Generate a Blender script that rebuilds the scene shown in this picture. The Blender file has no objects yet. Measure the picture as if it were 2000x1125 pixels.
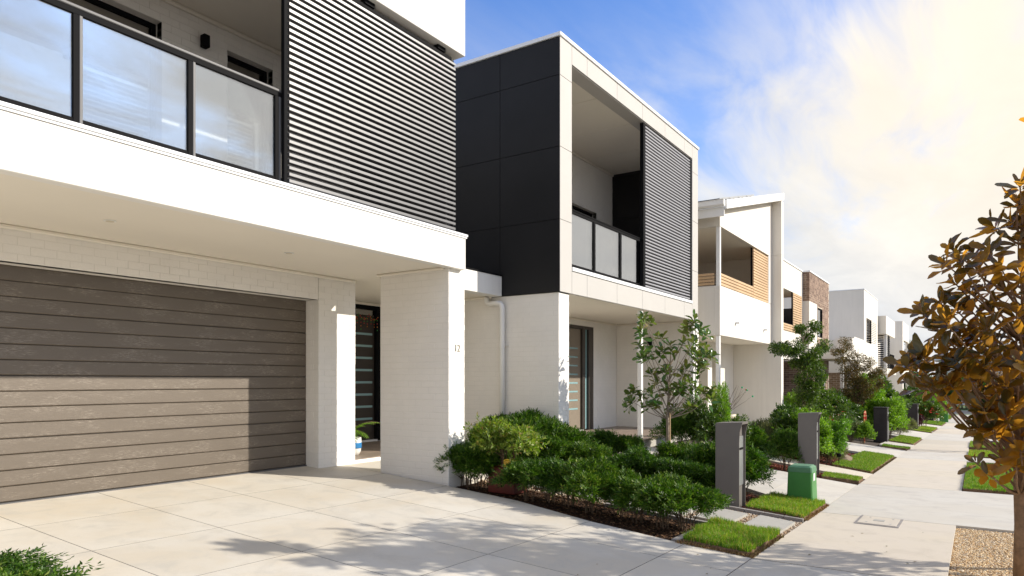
import bpy, math, random
import numpy as np
from mathutils import Vector, Matrix, Euler

# ------------------------------------------------------------------ camera, sky, sun, exposure
scene = bpy.context.scene
coll = scene.collection
R = math.radians

cam_d = bpy.data.cameras.new("camera")
cam_d.sensor_width = 36.0
cam_d.lens = 1360 / 2000 * 36.0
cam_d.shift_y = 181.5 / 2000
cam_d.clip_start = 0.05
cam_d.clip_end = 3000
cam = bpy.data.objects.new("camera", cam_d)
coll.objects.link(cam)
cam.location = (0, 0, 0)
cam.rotation_euler = (R(90), 0, R(33.70))
scene.camera = cam

SUN_AZ = R(57.4)      # clockwise from +Y
SUN_EL = R(28.0)
sun_dir = Vector((math.sin(SUN_AZ) * math.cos(SUN_EL), math.cos(SUN_AZ) * math.cos(SUN_EL), math.sin(SUN_EL)))
sd = bpy.data.lights.new("sun", 'SUN')
sd.energy = 5.0
sd.angle = R(0.53)
sd.color = (1.0, 0.925, 0.81)
sun = bpy.data.objects.new("sun", sd)
coll.objects.link(sun)
sun.rotation_euler = sun_dir.to_track_quat('Z', 'Y').to_euler()
sun.location = (20, 15, 30)

scene.view_settings.view_transform = 'Standard'
scene.view_settings.look = 'None'
scene.view_settings.gamma = 1
scene.view_settings.use_curve_mapping = False
scene.view_settings.exposure = 0.32


class NT:
    def __init__(s, tree):
        s.t = tree
        s.n = tree.nodes
        s.l = tree.links

    def new(s, typ, **kw):
        n = s.n.new(typ)
        for k, v in kw.items():
            setattr(n, k, v)
        return n

    def link(s, a, b):
        s.l.new(a, b)

    def val(s, sock, v):
        if isinstance(v, bpy.types.NodeSocket):
            s.l.new(v, sock)
        else:
            sock.default_value = v

    def math(s, op, a, b=0.0, c=None, clamp=False):
        n = s.new('ShaderNodeMath', operation=op)
        n.use_clamp = clamp
        s.val(n.inputs[0], a)
        s.val(n.inputs[1], b)
        if c is not None:
            s.val(n.inputs[2], c)
        return n.outputs[0]

    def vmath(s, op, a, b=None):
        n = s.new('ShaderNodeVectorMath', operation=op)
        s.val(n.inputs[0], a)
        if b is not None:
            s.val(n.inputs[1], b)
        return n

    def mix(s, f, a, b, blend='MIX'):
        n = s.new('ShaderNodeMix', data_type='RGBA', blend_type=blend)
        s.val(n.inputs[0], f)
        s.val(n.inputs[6], a)
        s.val(n.inputs[7], b)
        return n.outputs[2]

    def noise(s, vec, scale, detail=4, rough=0.55, dist=0.0):
        n = s.new('ShaderNodeTexNoise')
        if vec is not None:
            s.l.new(vec, n.inputs['Vector'])
        n.inputs['Scale'].default_value = scale
        n.inputs['Detail'].default_value = detail
        n.inputs['Roughness'].default_value = rough
        n.inputs['Distortion'].default_value = dist
        return n.outputs['Fac']

    def ramp(s, f, stops):
        n = s.new('ShaderNodeValToRGB')
        cr = n.color_ramp
        while len(cr.elements) < len(stops):
            cr.elements.new(0.5)
        for e, (p, c) in zip(cr.elements, stops):
            e.position = p
            e.color = tuple(c) + (1,) if len(c) == 3 else c
        s.l.new(f, n.inputs[0])
        return n.outputs[0]

    def maprange(s, f, a, b, c, d, smooth=False):
        n = s.new('ShaderNodeMapRange')
        if smooth:
            n.interpolation_type = 'SMOOTHSTEP'
        s.val(n.inputs[0], f)
        for i, v in enumerate((a, b, c, d)):
            n.inputs[i + 1].default_value = v
        return n.outputs[0]

    def mapping(s, vec, scale=(1, 1, 1), rot=(0, 0, 0), loc=(0, 0, 0)):
        n = s.new('ShaderNodeMapping')
        s.l.new(vec, n.inputs[0])
        n.inputs['Location'].default_value = loc
        n.inputs['Rotation'].default_value = rot
        n.inputs['Scale'].default_value = scale
        return n.outputs[0]


# world: Nishita sky with thin cloud sheets, a warm glow painted in well left of the sun
world = bpy.data.worlds.new("World")
scene.world = world
world.use_nodes = True
nt = NT(world.node_tree)
for n in list(nt.n):
    nt.n.remove(n)
out = nt.new('ShaderNodeOutputWorld')
bg = nt.new('ShaderNodeBackground')
bg.inputs['Strength'].default_value = 0.092
sky = nt.new('ShaderNodeTexSky', sky_type='NISHITA')
sky.sun_disc = False
sky.sun_elevation = SUN_EL
sky.sun_rotation = SUN_AZ
sky.air_density = 1.0
sky.dust_density = 0.6
sky.ozone_density = 2.5
tc = nt.new('ShaderNodeTexCoord')
dirv = nt.vmath('NORMALIZE', tc.outputs['Generated']).outputs[0]
sep = nt.new('ShaderNodeSeparateXYZ')
nt.link(dirv, sep.inputs[0])
zz = nt.math('ADD', nt.math('MAXIMUM', sep.outputs[2], 0.0), 0.16)
px_ = nt.math('DIVIDE', sep.outputs[0], zz)
py_ = nt.math('DIVIDE', sep.outputs[1], zz)
cmb = nt.new('ShaderNodeCombineXYZ')
nt.link(px_, cmb.inputs[0])
nt.link(py_, cmb.inputs[1])
cv = nt.mapping(cmb.outputs[0], scale=(0.75, 0.32, 1), rot=(0, 0, R(-38)), loc=(0.6, 0.4, 0))
warp = nt.new('ShaderNodeTexNoise')
nt.link(cv, warp.inputs['Vector'])
warp.inputs['Scale'].default_value = 1.3
warp.inputs['Detail'].default_value = 3
wv = nt.vmath('SCALE', warp.outputs['Color'])
wv.inputs['Scale'].default_value = 0.55
cvw = nt.vmath('ADD', cv, wv.outputs[0]).outputs[0]
big = nt.noise(cvw, 1.1, 5, 0.55, 0.1)
fine = nt.noise(nt.mapping(cvw, scale=(1.6, 1.0, 1)), 5.0, 5, 0.58, 0.3)
dens = nt.math('ADD', nt.math('MULTIPLY', big, 0.52), nt.math('MULTIPLY', fine, 0.48))
sdot = nt.vmath('DOT_PRODUCT', dirv, tuple(sun_dir)).outputs['Value']
glow = (math.sin(R(22)) * math.cos(R(17)), math.cos(R(22)) * math.cos(R(17)), math.sin(R(17)))
gdot = nt.vmath('DOT_PRODUCT', dirv, glow).outputs['Value']
hole = (math.sin(R(-31)) * math.cos(R(43)), math.cos(R(-31)) * math.cos(R(43)), math.sin(R(43)))
hdot = nt.vmath('DOT_PRODUCT', dirv, hole).outputs['Value']
bias = nt.math('ADD', nt.maprange(hdot, 0.875, 0.985, 0.0, -0.42, True), nt.maprange(gdot, 0.76, 0.95, 0.12, 0.30))
# more open blue high up away from the sun, more cloud near the horizon
hb = nt.maprange(sep.outputs[2], 0.0, 0.45, 0.12, -0.10)
densb = nt.math('ADD', nt.math('ADD', dens, bias), hb)
mask = nt.maprange(densb, 0.38, 0.74, 0.0, 1.0, True)
wdir = (math.sin(R(6)) * math.cos(R(24)), math.cos(R(6)) * math.cos(R(24)), math.sin(R(24)))
veil = nt.math('MULTIPLY', nt.maprange(hdot, 0.90, 0.985, 1.0, 0.0, True), nt.maprange(fine, 0.30, 0.65, 0.18, 0.62, True))
mask = nt.math('MAXIMUM', mask, veil)
warm = nt.maprange(nt.vmath('DOT_PRODUCT', dirv, wdir).outputs['Value'], 0.91, 0.997, 0.0, 1.0, True)
shade = nt.maprange(nt.noise(cvw, 3.2, 7, 0.6, 0.2), 0.3, 0.7, 0.0, 1.0)
ccol_a = nt.mix(shade, (6.4, 6.65, 7.0, 1), (8.6, 8.5, 8.35, 1))
ccol_b = nt.mix(shade, (8.9, 8.1, 6.9, 1), (10.0, 9.2, 7.8, 1))
ccol = nt.mix(warm, ccol_a, ccol_b)
skyc = nt.mix(1.0, sky.outputs[0], (1.05, 1.52, 2.25, 1), 'MULTIPLY')
col = nt.mix(mask, skyc, ccol)
nt.link(col, bg.inputs[0])
nt.link(bg.outputs[0], out.inputs[0])

# ------------------------------------------------------------------ helpers
WL = {}
rng = np.random.default_rng(7)
random.seed(11)


def tag(o, label=None, cat=None, group=None, kind=None):
    if label:
        o['label'] = label
    if cat:
        o['category'] = cat
    if group:
        o['group'] = group
    if kind:
        o['kind'] = kind
    return o


def thing(name, loc, label, cat, group=None, rz=0.0):
    o = bpy.data.objects.new(name, None)
    o.empty_display_size = 0.2
    coll.objects.link(o)
    o.location = loc
    o.rotation_euler = (0, 0, rz)
    WL[o] = Vector(loc)
    return tag(o, label, cat, group)


def link_mesh(me, name, parent=None, loc=None, local=False):
    """local=True: mesh coordinates are the parent's own; else they are world ones and get re-centred"""
    o = bpy.data.objects.new(name, me)
    coll.objects.link(o)
    if loc is not None:
        o.location = loc
    if parent is not None:
        o.parent = parent
        if not local:
            o.matrix_parent_inverse = Matrix.Translation(-WL[parent])
    WL[o] = Vector(loc) if loc is not None else Vector((0, 0, 0))
    return o


def np_mesh(name, V, F, mats, smooth=False, midx=None):
    V = np.asarray(V, dtype=np.float32)
    F = np.asarray(F, dtype=np.int32)
    me = bpy.data.meshes.new(name)
    k = F.shape[1]
    me.vertices.add(len(V))
    me.vertices.foreach_set('co', V.ravel())
    me.loops.add(F.size)
    me.loops.foreach_set('vertex_index', F.ravel())
    me.polygons.add(len(F))
    me.polygons.foreach_set('loop_start', np.arange(0, F.size, k, dtype=np.int32))
    if midx is not None:
        me.polygons.foreach_set('material_index', np.asarray(midx, dtype=np.int32))
    if smooth:
        me.polygons.foreach_set('use_smooth', np.ones(len(F), dtype=bool))
    for m in (mats if isinstance(mats, (list, tuple)) else [mats]):
        me.materials.append(m)
    me.update(calc_edges=True)
    return me


def cbox_data(sx, sy, sz, b):
    h = (sx / 2, sy / 2, sz / 2)
    if b <= 0:
        V = [(i * h[0], j * h[1], k * h[2]) for i in (-1, 1) for j in (-1, 1) for k in (-1, 1)]
        F = [(0, 1, 3, 2), (4, 6, 7, 5), (0, 4, 5, 1), (2, 3, 7, 6), (0, 2, 6, 4), (1, 5, 7, 3)]
        return V, F
    b = min(b, 0.45 * min(sx, sy, sz))
    V = []
    idx = {}
    for i in (-1, 1):
        for j in (-1, 1):
            for k in (-1, 1):
                for a in range(3):
                    c = [i * (h[0] - b), j * (h[1] - b), k * (h[2] - b)]
                    c[a] = (i, j, k)[a] * h[a]
                    idx[(i, j, k, a)] = len(V)
                    V.append(tuple(c))
    F = []
    for a in range(3):
        o1, o2 = [x for x in range(3) if x != a]
        for s in (-1, 1):
            q = []
            for t1, t2 in ((-1, -1), (1, -1), (1, 1), (-1, 1)):
                c = [0, 0, 0]
                c[a] = s
                c[o1] = t1
                c[o2] = t2
                q.append(idx[(c[0], c[1], c[2], a)])
            F.append(q)
        for s1 in (-1, 1):
            for s2 in (-1, 1):
                c0 = [0, 0, 0]
                c1 = [0, 0, 0]
                c0[a] = -1
                c1[a] = 1
                c0[o1] = c1[o1] = s1
                c0[o2] = c1[o2] = s2
                F.append([idx[(*c0, o1)], idx[(*c1, o1)], idx[(*c1, o2)], idx[(*c0, o2)]])
    for i in (-1, 1):
        for j in (-1, 1):
            for k in (-1, 1):
                F.append([idx[(i, j, k, 0)], idx[(i, j, k, 1)], idx[(i, j, k, 2)]])
    G = []
    for f in F:
        p = [Vector(V[x]) for x in f]
        n = (p[1] - p[0]).cross(p[2] - p[0])
        c = sum(p, Vector()) / len(p)
        G.append(tuple(f) if n.dot(c) > 0 else tuple(reversed(f)))
    return V, G


class MB:
    def __init__(s):
        s.V = []
        s.F = []
        s.M = []

    def add(s, V, F, m=0):
        o = len(s.V)
        s.V.extend([tuple(v) for v in V])
        for f in F:
            s.F.append(tuple(i + o for i in f))
            s.M.append(m)
        return s

    def box(s, x0, x1, y0, y1, z0, z1, b=0.0, m=0):
        x0, x1 = min(x0, x1), max(x0, x1)
        y0, y1 = min(y0, y1), max(y0, y1)
        z0, z1 = min(z0, z1), max(z0, z1)
        V, F = cbox_data(x1 - x0, y1 - y0, z1 - z0, b)
        cx, cy, cz = (x0 + x1) / 2, (y0 + y1) / 2, (z0 + z1) / 2
        return s.add([(v[0] + cx, v[1] + cy, v[2] + cz) for v in V], F, m)

    def tube(s, pts, rad, n=8, m=0, cap=True):
        pts = [Vector(p) for p in pts]
        if not isinstance(rad, (list, tuple)):
            rad = [rad] * len(pts)
        V = []
        F = []
        prev = None
        for i, p in enumerate(pts):
            a = pts[max(i - 1, 0)]
            c = pts[min(i + 1, len(pts) - 1)]
            d = (c - a).normalized()
            if prev is None:
                ref = Vector((0, 0, 1)) if abs(d.z) < 0.9 else Vector((1, 0, 0))
                u = d.cross(ref).normalized()
            else:
                u = (prev - d * prev.dot(d)).normalized()
            prev = u
            w = d.cross(u)
            for k in range(n):
                t = 2 * math.pi * k / n
                V.append(p + (u * math.cos(t) + w * math.sin(t)) * rad[i])
        for i in range(len(pts) - 1):
            for k in range(n):
                F.append((i * n + k, i * n + (k + 1) % n, (i + 1) * n + (k + 1) % n, (i + 1) * n + k))
        if cap:
            F.append(tuple(reversed(range(n))))
            F.append(tuple((len(pts) - 1) * n + k for k in range(n)))
        return s.add(V, F, m)

    def prism(s, poly, axis, a, b, m=0):
        """poly: 2D points; axis 0: (y,z) extruded along x; 1: (x,z) along y; 2: (x,y) along z"""
        def P(p, t):
            return [(t, p[0], p[1]), (p[0], t, p[1]), (p[0], p[1], t)][axis]
        n = len(poly)
        V = [P(p, a) for p in poly] + [P(p, b) for p in poly]
        F = [tuple(range(n)), tuple(reversed(range(n, 2 * n)))]
        for i in range(n):
            j = (i + 1) % n
            F.append((i, i + n, j + n, j))
        return s.add(V, F, m)

    def build(s, name, mats, parent=None, smooth=False, kind=None, label=None):
        V = np.array(s.V)
        c = (V.min(0) + V.max(0)) / 2
        if parent is None:
            c[2] = V[:, 2].min()
        me = bpy.data.meshes.new(name)
        me.from_pydata((V - c).tolist(), [], s.F)
        for m in (mats if isinstance(mats, (list, tuple)) else [mats]):
            me.materials.append(m)
        if max(s.M) > 0:
            me.polygons.foreach_set('material_index', s.M)
        if smooth:
            me.polygons.foreach_set('use_smooth', [True] * len(s.F))
        me.update()
        if isinstance(smooth, float):
            me.set_sharp_from_angle(angle=smooth)
        import bmesh
        bm = bmesh.new()
        bm.from_mesh(me)
        bmesh.ops.recalc_face_normals(bm, faces=bm.faces)
        bm.to_mesh(me)
        bm.free()
        o = link_mesh(me, name, parent, loc=tuple(c))
        tag(o, label=label, kind=kind)
        return o


def bx(name, mat_, parent, x0, x1, y0, y1, z0, z1, b=0.004, kind=None, label=None):
    return MB().box(x0, x1, y0, y1, z0, z1, b).build(name, mat_, parent, kind=kind, label=label)


# ------------------------------------------------------------------ materials
def mat(name):
    m = bpy.data.materials.new(name)
    m.use_nodes = True
    t = NT(m.node_tree)
    p = t.n['Principled BSDF']
    return m, t, p


def simple(name, col, rough=0.5, metal=0.0, spec=0.5, var=0.0, vscale=3.0, bump=0.0, bscale=60.0):
    m, t, p = mat(name)
    g = t.new('ShaderNodeNewGeometry')
    c = (*col, 1)
    if var > 0:
        f = t.noise(g.outputs['Position'], vscale, 6, 0.6)
        lo = tuple(max(0, x * (1 - var)) for x in col) + (1,)
        hi = tuple(min(1, x * (1 + var)) for x in col) + (1,)
        f2 = t.maprange(f, 0.3, 0.7, 0, 1)
        cc = t.mix(f2, lo, hi)
        t.link(cc, p.inputs['Base Color'])
    else:
        p.inputs['Base Color'].default_value = c
    p.inputs['Roughness'].default_value = rough
    p.inputs['Metallic'].default_value = metal
    p.inputs['Specular IOR Level'].default_value = spec
    if bump > 0:
        b = t.new('ShaderNodeBump')
        b.inputs['Strength'].default_value = bump
        b.inputs['Distance'].default_value = 0.003
        t.link(t.noise(g.outputs['Position'], bscale, 4, 0.6), b.inputs['Height'])
        t.link(b.outputs[0], p.inputs['Normal'])
    return m


def streaky_render(name, col, streak=0.06):
    """painted render wall: faint trowel texture, vertical rain streaks, soft blotches"""
    m, t, p = mat(name)
    g = t.new('ShaderNodeNewGeometry')
    pos = g.outputs['Position']
    a = t.noise(pos, 0.9, 5, 0.6)
    s = t.noise(t.mapping(pos, scale=(7, 7, 0.5)), 1.4, 5, 0.65)
    f = t.math('ADD', t.math('MULTIPLY', a, 0.5), t.math('MULTIPLY', s, 0.5))
    f = t.maprange(f, 0.35, 0.65, 0, 1)
    t.link(t.mix(f, tuple(c * (1 - streak) for c in col) + (1,), tuple(min(1, c * (1 + streak * .5)) for c in col) + (1,)), p.inputs['Base Color'])
    p.inputs['Roughness'].default_value = 0.75
    p.inputs['Specular IOR Level'].default_value = 0.3
    b = t.new('ShaderNodeBump')
    b.inputs['Strength'].default_value = 0.25
    b.inputs['Distance'].default_value = 0.003
    t.link(t.noise(pos, 45, 5, 0.65), b.inputs['Height'])
    t.link(b.outputs[0], p.inputs['Normal'])
    return m


def island_mat(name, stops, rough=0.6, spec=0.3, trans=0.0, transcol=None, bump=0.0, coat=0.0):
    """colour picked per loose piece"""
    m, t, p = mat(name)
    g = t.new('ShaderNodeNewGeometry')
    c = t.ramp(g.outputs['Random Per Island'], stops)
    oi = t.new('ShaderNodeObjectInfo')
    c = t.mix(1.0, c, t.mix(oi.outputs['Random'], (0.78, 0.86, 0.85, 1), (1.25, 1.12, 1.0, 1)), 'MULTIPLY')
    t.link(c, p.inputs['Base Color'])
    p.inputs['Roughness'].default_value = rough
    p.inputs['Specular IOR Level'].default_value = spec
    if trans > 0:
        o = t.n['Material Output']
        tr = t.new('ShaderNodeBsdfTranslucent')
        t.link(t.mix(1.0, c, transcol or (1.6, 1.9, 0.6, 1), 'MULTIPLY'), tr.inputs[0])
        mx = t.new('ShaderNodeMixShader')
        mx.inputs[0].default_value = trans
        t.link(p.outputs[0], mx.inputs[1])
        t.link(tr.outputs[0], mx.inputs[2])
        t.link(mx.outputs[0], o.inputs[0])
    return m


M = {}
M['render'] = streaky_render('white_render', (0.80, 0.78, 0.735))
M['render_far'] = streaky_render('cream_render', (0.74, 0.70, 0.63))
M['trim'] = simple('white_trim_paint', (0.82, 0.81, 0.78), 0.4, var=0.02)
M['soffit'] = simple('soffit_paint', (0.80, 0.75, 0.655), 0.7, spec=0.2, var=0.02, vscale=0.8)
M['brick'] = simple('painted_brick', (0.83, 0.80, 0.745), 0.65, spec=0.3, var=0.03, vscale=2.5, bump=0.5, bscale=38)
M['mortar'] = simple('painted_mortar', (0.79, 0.765, 0.71), 0.75, spec=0.2, var=0.04, vscale=6, bump=0.4, bscale=80)
M['cladding'] = simple('charcoal_cladding', (0.016, 0.016, 0.017), 0.5, spec=0.18, var=0.12, vscale=1.2)
M['cladding_edge'] = simple('charcoal_joint', (0.008, 0.008, 0.008), 0.6)
M['fcs'] = simple('warm_grey_panel', (0.475, 0.457, 0.43), 0.6, spec=0.3, var=0.025, vscale=1.3, bump=0.1, bscale=90)
M['joint'] = simple('shadow_joint', (0.11, 0.10, 0.09), 0.8)
M['cap'] = simple('white_metal_capping', (0.80, 0.81, 0.82), 0.28, metal=0.0, spec=0.6, var=0.02)
M['slat_sky_sheen'] = simple('sky_sheen_slat_metal', (0.27, 0.27, 0.29), 0.45, spec=0.6, var=0.04, vscale=2)  # same graphite slats, bright sky reflection painted in as a paler base
M['slat'] = simple('graphite_slat_metal', (0.070, 0.070, 0.076), 0.42, metal=0.0, spec=1.0, var=0.05, vscale=2)
M['black'] = simple('black_powdercoat', (0.009, 0.009, 0.010), 0.6, spec=0.04)
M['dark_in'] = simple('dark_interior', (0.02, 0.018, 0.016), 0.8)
M['rail'] = simple('grey_anodised', (0.12, 0.118, 0.12), 0.5, spec=0.3, var=0.03)
M['timber'] = simple('cedar_toned_slat', (0.55, 0.37, 0.205), 0.55, var=0.12, vscale=1.5)
M['timber_red'] = simple('red_stained_fence', (0.30, 0.075, 0.03), 0.55, var=0.2, vscale=5)
M['door'] = simple('taupe_door_paint', (0.21, 0.175, 0.135), 0.4, var=0.06)
M['door_dark'] = simple('charcoal_door_paint', (0.035, 0.028, 0.024), 0.35, var=0.06)
M['mailbox'] = simple('grey_mailbox_metal', (0.150, 0.136, 0.126), 0.42, spec=0.4, var=0.05, vscale=5, bump=0.1, bscale=150)
M['mailbox_black'] = simple('black_mailbox_brick', (0.022, 0.018, 0.018), 0.55, spec=0.4, var=0.3, vscale=7, bump=0.5, bscale=60)
M['green'] = simple('green_utility_plastic', (0.048, 0.21, 0.042), 0.38, spec=0.45, var=0.1, vscale=4, bump=0.1, bscale=120)
M['green_lid'] = simple('faded_green_lid', (0.075, 0.20, 0.10), 0.5, var=0.12, vscale=14)
M['sticker'] = simple('pale_label', (0.55, 0.6, 0.55), 0.5, var=0.1, vscale=60)
M['bark_warm'] = simple('brown_twig_bark', (0.20, 0.12, 0.065), 0.8, var=0.35, vscale=22, bump=0.8, bscale=70)
M['bark'] = simple('grey_bark', (0.30, 0.24, 0.18), 0.85, var=0.35, vscale=22, bump=0.8, bscale=70)
M['bark_dark'] = simple('dark_brown_bark', (0.10, 0.06, 0.035), 0.85, var=0.4, vscale=25, bump=0.8, bscale=70)
M['stem'] = simple('woody_stem', (0.13, 0.085, 0.05), 0.85, var=0.4, vscale=30)
M['steel'] = simple('galvanised_steel', (0.45, 0.46, 0.47), 0.35, metal=0.8)
M['asphalt'] = simple('asphalt', (0.06, 0.06, 0.062), 0.85, var=0.2, vscale=4, bump=0.5, bscale=120)
M['kerb'] = simple('kerb_concrete', (0.42, 0.40, 0.36), 0.8, var=0.12, vscale=5)
M['paver'] = simple('grey_step_paver', (0.36, 0.345, 0.31), 0.8, var=0.06, vscale=8, bump=0.5, bscale=260)
M['edging'] = simple('grey_edging_brick', (0.26, 0.24, 0.225), 0.85, var=0.2, vscale=12, bump=0.6, bscale=120)
M['tile'] = simple('brown_porch_tile', (0.27, 0.21, 0.165), 0.45, var=0.12, vscale=5)
M['pot_red'] = simple('maroon_planter', (0.13, 0.02, 0.012), 0.5, var=0.2, vscale=9)
M['pot_yellow'] = simple('yellow_planter_rim', (0.62, 0.38, 0.02), 0.45, var=0.1)
M['pot_cream'] = simple('cream_pot', (0.62, 0.56, 0.42), 0.5, var=0.05)
M['pot_white'] = simple('white_glazed_pot', (0.75, 0.74, 0.70), 0.25, var=0.03)
M['pot_blue'] = simple('blue_glazed_band', (0.03, 0.18, 0.42), 0.25)
M['terracotta'] = simple('terracotta', (0.42, 0.13, 0.06), 0.7, var=0.1)
M['solar'] = simple('solar_glass', (0.06, 0.07, 0.09), 0.12, spec=0.7)
M['curtain'] = simple('pale_curtain', (0.66, 0.65, 0.62), 0.85)
M['number'] = simple('brass_number', (0.36, 0.33, 0.28), 0.45, metal=0.4)
M['red'] = simple('red_plastic', (0.55, 0.03, 0.02), 0.35)
M['white_p'] = simple('white_plastic', (0.8, 0.76, 0.68), 0.35)
M['rock'] = simple('sandstone_rock', (0.28, 0.20, 0.14), 0.85, var=0.3, vscale=9, bump=0.9, bscale=25)
M['ground'] = simple('bare_soil', (0.05, 0.035, 0.024), 0.95, var=0.35, vscale=3, bump=0.9, bscale=20)
M['far_grass'] = simple('far_lawn', (0.07, 0.13, 0.025), 0.9, var=0.3, vscale=2, bump=1.0, bscale=30)
M['thatch'] = simple('turf_thatch', (0.17, 0.10, 0.055), 0.95, var=0.45, vscale=45, bump=1.0, bscale=90)
M['cable'] = simple('fairy_wire', (0.02, 0.03, 0.02), 0.6)
M['number_dark'] = M['number']

# glass of the balustrades: clear sheet with a strong mirror of the sky
def glass(name, refl, tint, rough=0.02):
    m, t, p = mat(name)
    o = t.n['Material Output']
    t.n.remove(p)
    gl = t.new('ShaderNodeBsdfGlossy')
    gl.inputs['Roughness'].default_value = rough
    gl.inputs['Color'].default_value = (0.98, 0.96, 0.94, 1)
    tr = t.new('ShaderNodeBsdfTransparent')
    tr.inputs[0].default_value = (*tint, 1)
    lw = t.new('ShaderNodeLayerWeight')
    lw.inputs[0].default_value = 0.35
    f = t.math('ADD', t.math('MULTIPLY', lw.outputs['Fresnel'], 0.5), refl, clamp=True)
    mx = t.new('ShaderNodeMixShader')
    t.link(f, mx.inputs[0])
    t.link(tr.outputs[0], mx.inputs[1])
    t.link(gl.outputs[0], mx.inputs[2])
    t.link(mx.outputs[0], o.inputs[0])
    return m


M['glass'] = glass('balustrade_glass', 0.38, (0.80, 0.83, 0.82))
M['window'] = glass('window_glass', 0.30, (0.35, 0.38, 0.38))
M['slot'] = simple('frosted_slot_glass', (0.24, 0.40, 0.42), 0.12, spec=0.8)


def concrete(name, base, dark, warmc, swirl=True):
    m, t, p = mat(name)
    g = t.new('ShaderNodeNewGeometry')
    oi = t.new('ShaderNodeObjectInfo')
    pos = g.outputs['Position']
    a = t.noise(pos, 0.8, 6, 0.62, 0.4)
    b = t.noise(t.mapping(pos, scale=(1, 1, 1), rot=(0, 0, 0.6)), 3.1, 7, 0.68, 0.6)
    fine = t.noise(pos, 160, 2, 0.6)
    c = t.mix(t.maprange(a, 0.36, 0.66, 0, 1, True), (*base, 1), (*warmc, 1))
    c = t.mix(t.maprange(b, 0.45, 0.72, 0, 0.7, True), c, (*dark, 1))
    c = t.mix(t.maprange(fine, 0.3, 0.75, 0, 0.16), c, tuple(x * 0.62 for x in dark) + (1,))
    # a few small stains
    v = t.new('ShaderNodeTexVoronoi')
    v.inputs['Scale'].default_value = 1.7
    t.link(pos, v.inputs['Vector'])
    st = t.math('MULTIPLY', t.maprange(v.outputs['Distance'], 0.0, 0.028, 1.0, 0.0, True), 0.6)
    c = t.mix(st, c, (0.09, 0.06, 0.045, 1))
    tone = t.maprange(oi.outputs['Random'], 0, 1, 0.93, 1.04)
    cb = t.new('ShaderNodeCombineColor')
    for i in range(3):
        t.link(tone, cb.inputs[i])
    c = t.mix(1.0, c, cb.outputs[0], 'MULTIPLY')
    t.link(c, p.inputs['Base Color'])
    p.inputs['Roughness'].default_value = 0.72
    p.inputs['Specular IOR Level'].default_value = 0.35
    h = t.math('ADD', t.math('MULTIPLY', fine, 0.35), t.math('MULTIPLY', t.noise(pos, 22, 4, 0.6, 2.2 if swirl else 0.3), 0.65))
    bn = t.new('ShaderNodeBump')
    bn.inputs['Strength'].default_value = 0.35
    bn.inputs['Distance'].default_value = 0.004
    t.link(h, bn.inputs['Height'])
    t.link(bn.outputs[0], p.inputs['Normal'])
    return m


M['drive'] = concrete('driveway_concrete', (0.635, 0.60, 0.53), (0.50, 0.47, 0.41), (0.59, 0.53, 0.43))
M['path'] = concrete('footpath_concrete', (0.59, 0.53, 0.445), (0.49, 0.435, 0.355), (0.60, 0.535, 0.43), False)
M['cross'] = concrete('crossover_concrete', (0.58, 0.55, 0.49), (0.44, 0.41, 0.37), (0.55, 0.51, 0.44))

# garage door: embossed wood grain, glossy flecks with their glints painted in paler
m, t, p = mat('garage_door_steel')
g = t.new('ShaderNodeNewGeometry')
pos = g.outputs['Position']
gr = t.noise(t.mapping(pos, scale=(1, 3.6, 46)), 4.2, 9, 0.78, 0.4)
gr2 = t.noise(t.mapping(pos, scale=(1, 60, 8)), 3.0, 3, 0.6)
fleck = t.maprange(gr, 0.51, 0.60, 0, 1, True)
patch = t.maprange(t.noise(t.mapping(pos, scale=(1, 1.0, 3.5)), 2.2, 4, 0.6), 0.45, 0.62, 0, 1, True)
fl = t.math('MULTIPLY', fleck, patch)
c = t.mix(t.math('MULTIPLY', gr, 0.6), (0.125, 0.102, 0.079, 1), (0.190, 0.157, 0.122, 1))
c = t.mix(t.math('MULTIPLY', fl, 0.62), c, (0.40, 0.35, 0.295, 1))
t.link(c, p.inputs['Base Color'])
t.link(t.maprange(fl, 0, 1, 0.40, 0.30), p.inputs['Roughness'])
p.inputs['Specular IOR Level'].default_value = 1.0
p.inputs['Metallic'].default_value = 0.45
bn = t.new('ShaderNodeBump')
bn.inputs['Strength'].default_value = 0.55
bn.inputs['Distance'].default_value = 0.003
t.link(t.math('ADD', gr, t.math('MULTIPLY', gr2, 0.4)), bn.inputs['Height'])
t.link(bn.outputs[0], p.inputs['Normal'])
M['garage'] = m


def brownbrick(name, a, b, c_):
    m, t, p = mat(name)
    g = t.new('ShaderNodeNewGeometry')
    oi = t.new('ShaderNodeObjectInfo')
    f = t.math('FRACT', t.math('ADD', oi.outputs['Random'], g.outputs['Random Per Island']))
    c = t.ramp(f, [(0, a), (0.5, b), (1, c_)])
    n = t.noise(g.outputs['Position'], 40, 4, 0.6)
    c = t.mix(t.maprange(n, 0.3, 0.7, 0, 0.3), c, tuple(x * 0.5 for x in a) + (1,))
    t.link(c, p.inputs['Base Color'])
    p.inputs['Roughness'].default_value = 0.8
    return m


M['bbrick'] = brownbrick('brown_face_brick', (0.155, 0.092, 0.062), (0.235, 0.152, 0.106), (0.33, 0.225, 0.16))
M['bmortar'] = simple('buff_mortar', (0.55, 0.47, 0.37), 0.9, var=0.1)
M['tbrick'] = brownbrick('tan_face_brick', (0.17, 0.105, 0.055), (0.22, 0.14, 0.075), (0.27, 0.175, 0.10))

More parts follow.
